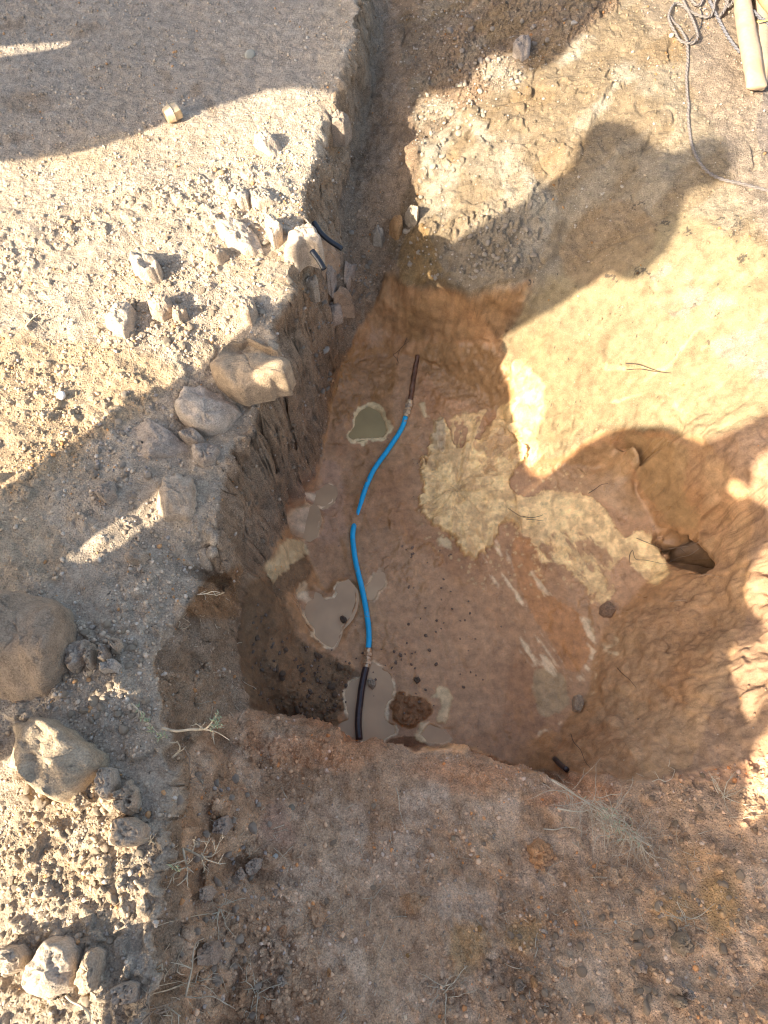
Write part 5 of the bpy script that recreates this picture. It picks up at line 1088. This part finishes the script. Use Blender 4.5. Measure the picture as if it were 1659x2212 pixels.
MARKS = [('the pointed sunlit rock',315,560),('the upright five sided rock',255,675),('the rounded clod in the hollow',346,655),('the broad brown slab',540,780),('the broad grey slab',450,880),('the blocky rock',375,1070),('the square shaded clod',230,1055),
 ('the tall rim boulder',590,485),('the cracked rim boulder',655,490),('the flat tilted rock',578,310),('the brass nut',375,258),('the white egg shaped stone',134,858),('the largest boulder',60,1390),('the big angular boulder',110,1640),('the oval stone',168,1415),('the finger shaped stone',198,1410),('the speckled grey stone',237,1438),
 ('the white sunlit rock',230,1690),('the half shaded rock',263,1800),('the largest bottom left rock',105,2100),('the narrow bottom left rock',190,2100),('the square grey rock',275,2150),('the green sprig',310,1560),('the jutting dry plant',440,1575),('the forked pale twig',440,1850),
 ('the lone pale stone',478,1782),('the mushroom coloured rock',455,2065),('the flat orange stone',688,1975),('the left orange clod',894,1952),('the crumbly orange clod',1170,1845),('the uprooted bush',1330,1790),('the oval brown stone',1474,2040),('the flat round stones',1400,2090),('the bottom stone pile',1470,2140),('the tall orange pebble',1155,2124),
 ('the upper black pipe end',720,528),('the lower black pipe end',690,560),('the round brown rock',715,552),('the orange brown stone',855,488),('the three sided rock',740,650),('the kite shaped stone',715,600),('the heart shaped puddle',710,1320),('the lower coupling',793,1420),('the upper coupling',880,885),('the round ochre puddle',795,915),('the lower puddle',810,1530),
 ('the left yellow mud lump',620,1200),('the coiled rope',1500,60),('the shaded grey chunk',1128,100),('the black pipe stub',1209,1652),('the yellow mud pile',990,1080),('the chalky sunlit patch',940,270),('the shadow of the head',1320,280),('the straight shadow edge',1080,460),('the spoil overhang',1010,600),('the crack in the spoil',1120,250),('the chalk by the shadow',1150,420),('the spoil corner',905,560),('the small lit spot',1035,667),('the white ended twig',462,1283)]
def where(u, v):
    m = min(MARKS, key=lambda k: math.hypot(u - k[1], v - k[2])); dx, dy = u - m[1], v - m[2]
    w = ('right of', 'below and right of', 'below', 'below and left of', 'left of', 'above and left of', 'above', 'above and right of')[int(round(math.atan2(dy, dx) / (math.pi / 4))) % 8]
    return w, m[0], math.hypot(dx, dy)
TONE = {0: 'tan', 1: 'pale', 2: 'tan', 3: 'grey', 4: 'tan', 5: 'tan', 6: 'dusky', 7: 'brown', 8: 'brown', 9: 'reddish', 10: 'dusky', 11: 'brown', 12: 'dark damp', 13: 'dark', 14: 'brown', 15: 'pale', 16: 'pale', 17: 'orange', 18: 'grey'}
keep = []
for px, u, v, si in CAND:
    poly, n, a, b, col, lab, grp = SETS[si]; nm = 'soil_clod' if 'stone' not in lab else 'small_stone'
    if left[nm] > 0: left[nm] -= 1; keep.append((px, u, v, si, nm))
    else: small.append((px, u, v, col))
SEEN = {}
ks = sorted(p[0] for p in keep); hi = ks[int(len(ks) * .7)]; lo = ks[int(len(ks) * .35)]
for kk in keep:
    w, m, d = where(kk[1], kk[2]); sz = 'fairly big' if kk[0] > hi else 'small' if kk[0] > lo else 'tiny'
    SEEN.setdefault((sz, TONE[kk[3]], kk[4], w, m), []).append((d, kk))
for (sz, tone, nm, w, m), L in SEEN.items():
    L.sort(key=lambda t: t[0])
    for i, (d, (px, u, v, si, _)) in enumerate(L):
        far = '' if len(L) == 1 else ('just ', 'farther ', 'well ', 'far ')[min(i, 3)]
        kind = nm.split('_')[1]; grp = SETS[si][6]; col = SETS[si][4]
        put(CLODS[rs.randrange(7)] if rs.random() < .75 else PEBS[rs.randrange(4)], nm, u, v, pxr(px, u, v) * .8, col, f'{sz} {tone} {kind} {far}{w} {m}', kind, grp, .7, .25, rs)
def small_crumbs():
    V, F, K = [], [], []
    for px, u, v, col in small:
        me = CLODS[rs.randrange(7)]; r = pxr(px, u, v) * .8; p = hit(u, v) + Vector((0, 0, r * .2)); M = Matrix.Rotation(rs.uniform(0, 6.28), 3, 'Z') @ Matrix.Rotation(rs.uniform(-.5, .5), 3, 'X')
        k = len(V); q = rs.uniform(.85, 1.15)
        for vv in me.vertices: V.append(tuple(p + (M @ Vector((vv.co.x * r, vv.co.y * r * .85, vv.co.z * r * .7)))))
        F += [tuple(i + k for i in pp.vertices) for pp in me.polygons]; K += [(col[0] * q, col[1] * q, col[2] * q, 1)] * len(me.vertices)
    o = link_mesh('crumbs', V, F, MAT_SOIL); me = o.data
    a = me.attributes.new('soil_colour', 'FLOAT_COLOR', 'POINT'); a.data.foreach_set('color', np.array(K, np.float32).ravel())
    a = me.attributes.new('soil_surface', 'FLOAT_COLOR', 'POINT'); a.data.foreach_set('color', np.tile(np.array([.93, .35, 0, 1], np.float32), len(V)))
    tag(o, 'the smallest crumbs of soil strewn between the clods', 'crumbs', None, 'stuff')
small_crumbs()

# ---------------------------------------------------------------- gravel: thousands of grains, one object
def scatter_gravel():
    dens = M_PL * (.25 + .9 * RUB) + M_TR * (1 - M_FL) * .8 + M_BK * .8 + BKR * .4 + M_SP * (1 - M_RS) * .3 + M_RS * .08 + M_LOAM * .5 + SLAB * .1 + M_CL * .10
    dens = dens * np.where(M_TR > .5, np.minimum(nl, 3), 1) * (.3 + 1.4 * sstep(-.2, .4, fbm(GX, GY, None, 5, 3, 700))) * (1 - M_FL * (1 - M_LOAM) * .97)
    vis = (VU > -30) & (VU < IW + 30) & (VV > -30) & (VV < IH + 30)
    dens = np.where(vis, dens, 0); cs = np.cumsum(dens.ravel()); n = 26000
    idx = np.searchsorted(cs, RNG.random(n) * cs[-1]); idx = np.minimum(idx, NX * NY - 1)
    pos = np.stack([VX.ravel()[idx], VY.ravel()[idx], VZ.ravel()[idx]], -1) + np.concatenate([RNG.uniform(-.0015, .0015, (n, 2)), np.zeros((n, 1))], 1)
    size = .0016 * (4.6 ** (RNG.random(n) ** 2.6))
    bm = bmesh.new(); bmesh.ops.create_icosphere(bm, subdivisions=1, radius=1)
    bv = np.array([v.co[:] for v in bm.verts]); bf = np.array([[v.index for v in f.verts] for f in bm.faces]); bm.free()
    nb = len(bv); bv_all = bv[None] * (1 + RNG.uniform(-.22, .22, (n, nb, 1)))
    scl = size[:, None] * RNG.uniform(.65, 1.25, (n, 3)) * np.array([1, 1, .75]); bv_all = bv_all * scl[:, None, :]
    an = RNG.uniform(0, 6.28, n); c, s = np.cos(an)[:, None], np.sin(an)[:, None]
    x = bv_all[..., 0] * c - bv_all[..., 1] * s; y = bv_all[..., 0] * s + bv_all[..., 1] * c
    z = bv_all[..., 2] + .25 * x * RNG.uniform(-1, 1, (n, 1))
    V = np.stack([x, y, z], -1) + pos[:, None] + np.array([0, 0, .3])[None, None] * size[:, None, None]
    F = (bf[None] + (np.arange(n) * nb)[:, None, None]).reshape(-1, 3)
    base = COL.reshape(-1, 3)[idx]; k = RNG.uniform(.75, 1.5, (n, 1)); g = RNG.random(n)
    col = base * k; pale = g > .86; col[pale] = base[pale] * .9 + np.array([.17, .165, .15]); og = (g < .06); col[og] = base[og] * np.array([1.35, .95, .6])
    me = bpy.data.meshes.new('gravel'); me.vertices.add(n * nb); me.vertices.foreach_set('co', V.astype(np.float32).ravel())
    me.loops.add(len(F) * 3); me.loops.foreach_set('vertex_index', F.astype(np.int32).ravel()); me.polygons.add(len(F))
    me.polygons.foreach_set('loop_start', np.arange(0, len(F) * 3, 3, dtype=np.int32)); me.polygons.foreach_set('use_smooth', np.ones(len(F), bool)); me.update(calc_edges=True)
    a = me.attributes.new('soil_colour', 'FLOAT_COLOR', 'POINT'); cc = np.ones((n, nb, 4), np.float32); cc[..., :3] = np.clip(col, .01, .85)[:, None]; a.data.foreach_set('color', cc.ravel())
    a = me.attributes.new('soil_surface', 'FLOAT_COLOR', 'POINT'); cc = np.ones((n * nb, 4), np.float32); cc[:, 0] = .9; cc[:, 1] = .12; a.data.foreach_set('color', cc.ravel())
    me.materials.append(MAT_SOIL); o = bpy.data.objects.new('gravel', me); C.objects.link(o); tag(o, 'loose grit and fine gravel scattered over the banks and walls', 'gravel', None, 'stuff')
scatter_gravel()

# ---------------------------------------------------------------- straw, twigs, roots
def rnd_path(p, d, length, n=6, wig=.35, rs=rs, droop=0.):
    P = [p.copy()]; d = d.normalized()
    for i in range(n):
        d = (d + Vector((rs.gauss(0, wig), rs.gauss(0, wig), rs.gauss(0, wig * .35) - droop)) * .5).normalized(); P.append(P[-1] + d * length / n)
    return P
def add(V, F, v, f):
    k = len(V); V += v; F += [tuple(j + k for j in g) for g in f]
def strands_obj(name, mat, paths, lab=None, cat=None, group=None, kind=None, parent=None):
    V, F = [], []
    for P, r0, r1 in paths:
        n = len(P); v, f = tube_geo(P, [r0 + (r1 - r0) * i / (n - 1) for i in range(n)], 5); add(V, F, v, f)
    o0 = V[0].copy() if parent is None else parent.location.copy()
    o = link_mesh(name, [tuple(v - o0) for v in V], F, mat, parent); 
    if parent is None: o.location = o0; tag(o, lab, cat, group, kind)
    return o
bits = []
for poly, n in (([(0,400),(560,300),(600,680),(450,800),(340,1300),(300,2212),(0,2212)], 90), ([(400,1650),(800,1750),(1659,1850),(1659,2212),(350,2212)], 210), ([(400,1280),(500,1290),(540,1560),(420,1600)], 25), ([(1200,1640),(1659,1640),(1659,2100),(1150,2050)], 60)):
    def f(u, v, L):
        p = hit(u, v) + Vector((0, 0, .003)); a = rs.uniform(0, 6.28); P = rnd_path(p, Vector((math.cos(a), math.sin(a), rs.uniform(-.05, .15))), pxr(L, u, v), 4, .3)
        for q_ in P: q_.z = max(q_.z, ground(q_.x, q_.y) + .001)
        r = rs.uniform(.0005, .0012); bits.append((P, r, r * .5))
    pick_in(poly, n, 10, 46, f)
strands_obj('straw', MAT_STRAW, bits, 'bits of dry straw and rootlets strewn over the banks', 'straw', None, 'stuff')
def path3(pts, lifts, conv, n=5):
    P = []
    for (u, v), l in zip(conv(pts), lifts):
        h_ = hit(u, v); z = h_.z + l; P.append(Vector((*unproj(u, v, z), z)))
    return catmull(P, n)
def plane3(pts, z0, z1, conv, n=5):
    L = len(pts); P = []
    for i, (u, v) in enumerate(conv(pts)):
        z = z0 + (z1 - z0) * i / (L - 1); P.append(Vector((*unproj(u, v, z), z)))
    return catmull(P, n)
def twig(name, lab, mains, leafs=(), conv=q5, z0=None, z1=None, r=.0022, mat=MAT_STRAW, cat='twig', leaf_len=.014, sub=2):
    u, v = conv([mains[0][0]])[0]; base = hit(u, v)
    if z0 is None: z0, z1 = base.z + .004, base.z + .03
    root_ = empty(name, base); tag(root_, lab, cat)
    paths = []
    for i, m in enumerate(mains):
        P = plane3(m, z0 if i == 0 else (z0 + z1) / 2, z1, conv); rr = r * (1 if i == 0 else .6); paths.append((P, rr, rr * .35))
        for _ in range(sub):
            k = rs.randrange(len(P) // 3, len(P)); d = (P[min(len(P) - 1, k)] - P[k - 1]); d = d.normalized() + Vector((rs.gauss(0, .6), rs.gauss(0, .6), .2))
            paths.append((rnd_path(P[k], d, rs.uniform(.012, .03), 4, .3), rr * .5, rr * .2))
    strands_obj('stem', mat, paths, parent=root_)
    if leafs:
        V, F = [], []
        for lp in leafs:
            u, v = conv([lp])[0]; zz = z1 + .003; p = Vector((*unproj(u, v, zz), zz))
            for _ in range(4):
                a = rs.uniform(0, 6.28); d = Vector((math.cos(a), math.sin(a), rs.uniform(0, .9))).normalized(); s = d.cross(Vector((0, 0, 1))).normalized() * leaf_len * .13; L = leaf_len * rs.uniform(.6, 1.2)
                k = len(V); th = d.cross(s).normalized() * .0006
                m_ = p + d * L * .5; e_ = p + d * L
                V += [p + th, m_ + s, e_, m_ - s, m_ + th * 3, m_ - th * 2]; F += [(k, k + 1, k + 4), (k + 1, k + 2, k + 4), (k + 2, k + 3, k + 4), (k + 3, k, k + 4), (k + 1, k, k + 5), (k + 2, k + 1, k + 5), (k + 3, k + 2, k + 5), (k, k + 3, k + 5)]
        link_mesh('leaves', [tuple(v - root_.location) for v in V], F, MAT_LEAF, root_)
    return root_
twig('dry_plant', 'dry branching plant with pale green tips jutting over the rim', [[(700,925),(760,938),(820,932),(880,930),(905,915),(925,885),(945,858)], [(880,930),(920,938),(950,950),(992,978)], [(905,915),(940,918),(975,912)], [(880,930),(860,915),(845,905)], [(920,938),(922,972)]], [(930,905),(940,890),(925,900),(950,905),(945,870),(935,915),(915,915)], q5, .06, .14, .0035)
twig('dry_plant', 'short dry sprout standing below the branching plant', [[(745,1052),(770,1030),(778,1010),(768,985)], [(770,1030),(785,1022)]], [], q5, .04, .09, .003)
twig('green_sprig', 'pale green sprig in the sun on the rim between the left boulders and the pit', [[(570,820),(600,850),(630,890),(655,930)], [(600,850),(620,860),(625,900)]], [(600,840),(615,860),(625,880),(640,900),(650,925),(610,880),(655,935)], q5, .05, .08, .0025, cat='sprig')
twig('green_sprig', 'little pale green sprig right of the larger sprig on the rim', [[(680,965),(700,968),(720,960)]], [(690,962),(700,968),(712,960)], q5, .04, .07, .002, cat='sprig', sub=0)
twig('dry_twig', 'dry twig with a white broken end at the upper rim bend', [[(790,358),(840,350),(890,345),(920,335),(950,340)], [(890,345),(925,350),(940,352)]], [], q5, -.05, .02, .0022)
twig('dry_twig', 'thin curled twig below the white ended twig', [[(740,475),(770,492),(800,495),(822,478)], [(770,492),(778,470),(768,455),(790,450),(820,470)]], [], q5, -.06, .0, .0015)
twig('dry_twig', 'pale forked twig in the sunlit rubble, upper of the cluster', [[(800,350),(830,365),(870,385),(900,400),(955,418)], [(870,385),(920,380),(945,330),(970,295)], [(870,385),(895,330),(890,318)], [(830,365),(842,330),(832,310)], [(870,385),(885,440)]], [], q7, -.02, .06, .003, sub=5)
twig('dry_twig', 'pale bushy twig left of the forked twig on the bank', [[(790,350),(800,400),(810,440),(808,475)], [(800,400),(770,410),(735,420)], [(805,430),(770,445),(745,470)], [(805,420),(825,405)]], [(765,450),(750,425)], q7, .0, .06, .003, sub=5)
twig('dry_twig', 'tuft of pale stalks at the edge of the sunlit bank', [[(640,340),(655,320),(670,330)], [(655,320),(650,300)]], [], q7, .05, .09, .003, sub=3)
twig('dry_twig', 'thick split twig near the bottom of the left bank', [[(630,915),(660,885),(700,848)], [(640,900),(680,880),(710,870)]], [], q7, .04, .07, .0045, sub=1)
twig('dry_twig', 'long upright twig with a knobbed end near the bottom', [[(800,990),(815,930),(830,860),(835,800),(850,755),(882,738)], [(830,870),(780,850),(720,840)], [(800,990),(860,995),(920,990),(1015,1042)]], [], q7, -.05, .0, .0026, sub=3)
twig('dry_twig', 'forked straw coloured twig at the bottom edge', [[(625,1008),(680,1020),(730,1040),(780,1075)], [(680,1050),(640,1048)], [(730,1040),(745,1075)]], [], q7, .0, .05, .003, sub=2)
twig('dry_twig', 'curved pale root across the bottom left rocks', [[(285,985),(310,1010),(350,1030),(385,1060),(390,1100)]], [], q7, .10, .12, .003, sub=0)
twig('dry_twig', 'short dry stalk lying on the sunlit bank above the rubble', [[(665,820),(690,785),(720,742)]], [], q1, None, None, .0028, sub=0)
twig('dry_twig', 'dry stalk lying on the left of the sunlit bank', [[(110,300),(140,265),(180,235)]], [], q3, None, None, .0028, sub=0)
twig('dry_straw', 'long pale straw standing in the near bank below the rim', [[(52,85),(65,130),(70,190),(100,280)]], [], q8, -.40, -.37, .0016, sub=0, cat='straw')
twig('dry_root', 'wavy pale root lying left of the root tangle', [[(690,265),(740,268),(780,258),(830,262),(862,280)]], [], q8, -.40, -.38, .002, sub=2, cat='root')
twig('dry_root', 'striped pale root at the upper left of the root tangle', [[(750,175),(800,186),(850,190),(892,182)]], [], q8, -.37, -.35, .0028, sub=0, cat='root')
twig('dry_root', 'forked brown root below the root tangle', [[(770,480),(820,440),(860,435),(890,400)], [(860,435),(840,470),(810,500)], [(890,400),(880,390)]], [], q8, -.41, -.38, .002, MAT_ROOT, 'root', sub=2)
twig('dry_root', 'thin bent root on the clay bank beyond the rim', [[(1160,60),(1190,50),(1215,60),(1245,45),(1258,10)], [(1190,50),(1170,15)]], [], q8, -.34, -.32, .0013, sub=1, cat='root')
# the root tangle: an uprooted bush lying on the bank
rt = empty('uprooted_bush', hit(1320, 1790)); tag(rt, 'uprooted dry bush with tangled pale roots and grey green leaves on the near bank', 'bush')
main = plane3([(720,50),(800,100),(880,150),(930,180),(980,230),(1040,270),(1100,310),(1160,340)], -.33, -.30, q8, 5); paths = [(main, .0022, .0014)]
for i in range(170):
    k = int(rs.betavariate(1.6, 1.2) * (len(main) - 1)); d = Vector((rs.gauss(0, 1), rs.gauss(-.25, 1), rs.gauss(.05, .25))); P = rnd_path(main[k] + Vector((rs.gauss(0, .012), rs.gauss(0, .012), 0)), d, rs.uniform(.03, .12), 7, .45, droop=.04)
    for q_ in P: q_.z = max(q_.z, ground(q_.x, q_.y) + .002)
    r = rs.choice([.0004, .0005, .0006, .0011]); paths.append((P, r, r * .4))
strands_obj('roots', MAT_STRAW, paths, parent=rt)
V, F = [], []
for i in range(46):
    p = main[rs.randrange(len(main) // 2 - 2, len(main) - 6)] + Vector((rs.gauss(0, .018), rs.gauss(0, .018), rs.uniform(.003, .02))); a = rs.uniform(0, 6.28); d = Vector((math.cos(a), math.sin(a), .3)).normalized(); s = d.cross(Vector((0, 0, 1))).normalized() * .0012; L = rs.uniform(.008, .02)
    k = len(V); V += [p, p + d * L * .5 + s, p + d * L, p + d * L * .5 - s, p + d * L * .5 + Vector((0, 0, .001))]; F += [(k, k + 1, k + 4), (k + 1, k + 2, k + 4), (k + 2, k + 3, k + 4), (k + 3, k, k + 4)]
link_mesh('leaves', [tuple(v - rt.location) for v in V], F, MAT_LEAF, rt)
paths = []
for i in range(190):
    u = rs.gauss(1375, 55); v = rs.gauss(1850, 45); p = hit(u, v) + Vector((0, 0, .006)); P = rnd_path(p, Vector((rs.gauss(0, 1), rs.gauss(0, 1), .1)), rs.uniform(.02, .07), 6, .5)
    for q_ in P: q_.z = max(q_.z, ground(q_.x, q_.y) + .002)
    paths.append((P, .0006, .0003))
o = strands_obj('fine_roots', MAT_ROOT, paths, parent=rt)
# roots inside the pit
def root_set(lab, mains, conv, lift=.012, r=.0013, mat=MAT_DROOT):
    paths = []
    for m in mains: P = path3(m, [lift] * len(m), conv); paths.append((P, r, r * .5))
    strands_obj('root', mat, paths, lab, 'root')
root_set('pale roots sticking out of the cave hole in the right wall', [[(1362,122),(1330,135),(1290,142),(1240,150),(1200,158)], [(1362,150),(1320,178),(1270,190),(1220,215),(1180,212)], [(1300,170),(1280,140),(1320,120)]], z6, .03, .0013, MAT_ROOT)
root_set('dark bent root lying on the slurry left of the cave hole', [[(1060,210),(1062,180),(1075,158),(1088,195),(1130,200),(1190,212)], [(1092,105),(1140,125),(1190,145)]], z6, .008, .0013)
root_set('dark hair like roots hanging on the back wall above the rusty pipe', [[(1040,-20),(1000,60),(960,110),(940,180),(935,230),(920,280)], [(960,110),(910,150),(890,160),(920,200),(945,240),(930,275)], [(1000,60),(1060,20)]], z3, .01, .0011)
root_set('pair of thin dark roots on the sunlit slope above the cove', [[(1045,700),(1100,705),(1150,722),(1200,738)], [(1048,728),(1110,725),(1170,735),(1240,742)]], lambda l: [(829 + .5 * x, 435 + .5 * y) for x, y in l], .008, .0016)
root_set('dark thin root running down the clay near the right foot of the pit', [[(808,950),(820,985),(850,1020),(870,1070),(890,1095)]], z6, .008, .0012)
root_set('thin dark root on the reddish clay right of the thin stream', [[(1008,665),(1030,690),(1060,715),(1090,750)]], z6, .008, .0012)
root_set('pale thin roots crossing the right clay wall', [[(1230,380),(1270,375),(1310,372)], [(1360,270),(1400,262),(1470,278)]], z6, .01, .001, MAT_ROOT)
P = catmull(on([(1196,1640),(1207,1652),(1222,1664)], .016), 4); tag(tube('black_stick', P, .009, MAT_DARKPIPE, sides=8), 'short black stub of pipe poking out at the foot of the near rim', 'pipe')
root_set('cracked mud twigs over the yellow mud pile', [[(780,745),(830,752),(880,742),(895,735)], [(800,760),(850,765),(898,770)], [(700,700),(760,740),(800,755)]], z7, .012, .0013)
root_set('thin dark root across the yellow slurry top right', [[(1150,615),(1190,590),(1220,568),(1260,560)]], z7, .008, .0014)
print('objects', len(bpy.data.objects))
# more dry litter along the near bank
for i, (u, v, lab) in enumerate([(402, 1690, 'dry sprig on the bank foot just below the short sprout'), (470, 1960, 'dry sprig low on the bank foot left of the dark stones'), (560, 2150, 'dry sprig by the bottom edge under the mushroom coloured rock'), (330, 2170, 'dry sprig at the bottom of the sunlit left rubble'), (420, 2120, 'dry sprig between the bottom twigs on the left'), (1480, 1990, 'dry rootlets on the ochre patch at the lower right'), (1270, 2010, 'dry rootlets left of the ochre patch at the lower right'), (960, 2140, 'dry rootlets at the bottom centre of the near bank'), (1560, 1720, 'dry rootlets on the right bank below the sunlit strip'), (700, 1990, 'dry rootlets right of the flat orange stone')]):
    ro = empty('dry_sprig', hit(u, v)); tag(ro, lab, 'sprig'); paths = []
    for k in range(9):
        a = rs.uniform(0, 6.28); P = rnd_path(ro.location + Vector((rs.gauss(0, .006), rs.gauss(0, .006), .004)), Vector((math.cos(a), math.sin(a), rs.uniform(0, .5))), rs.uniform(.03, .085), 6, .4, droop=.06)
        for q_ in P: q_.z = max(q_.z, ground(q_.x, q_.y) + .003)
        r0 = rs.uniform(.0009, .0018); paths.append((P, r0, r0 * .3))
        for _ in range(2):
            j = rs.randrange(2, 6); paths.append((rnd_path(P[j], P[j] - P[j - 1] + Vector((rs.gauss(0, .01), rs.gauss(0, .01), .004)), rs.uniform(.01, .03), 4, .4), r0 * .5, r0 * .2))
    strands_obj('stems', MAT_STRAW if i % 3 else MAT_ROOT, paths, parent=ro)
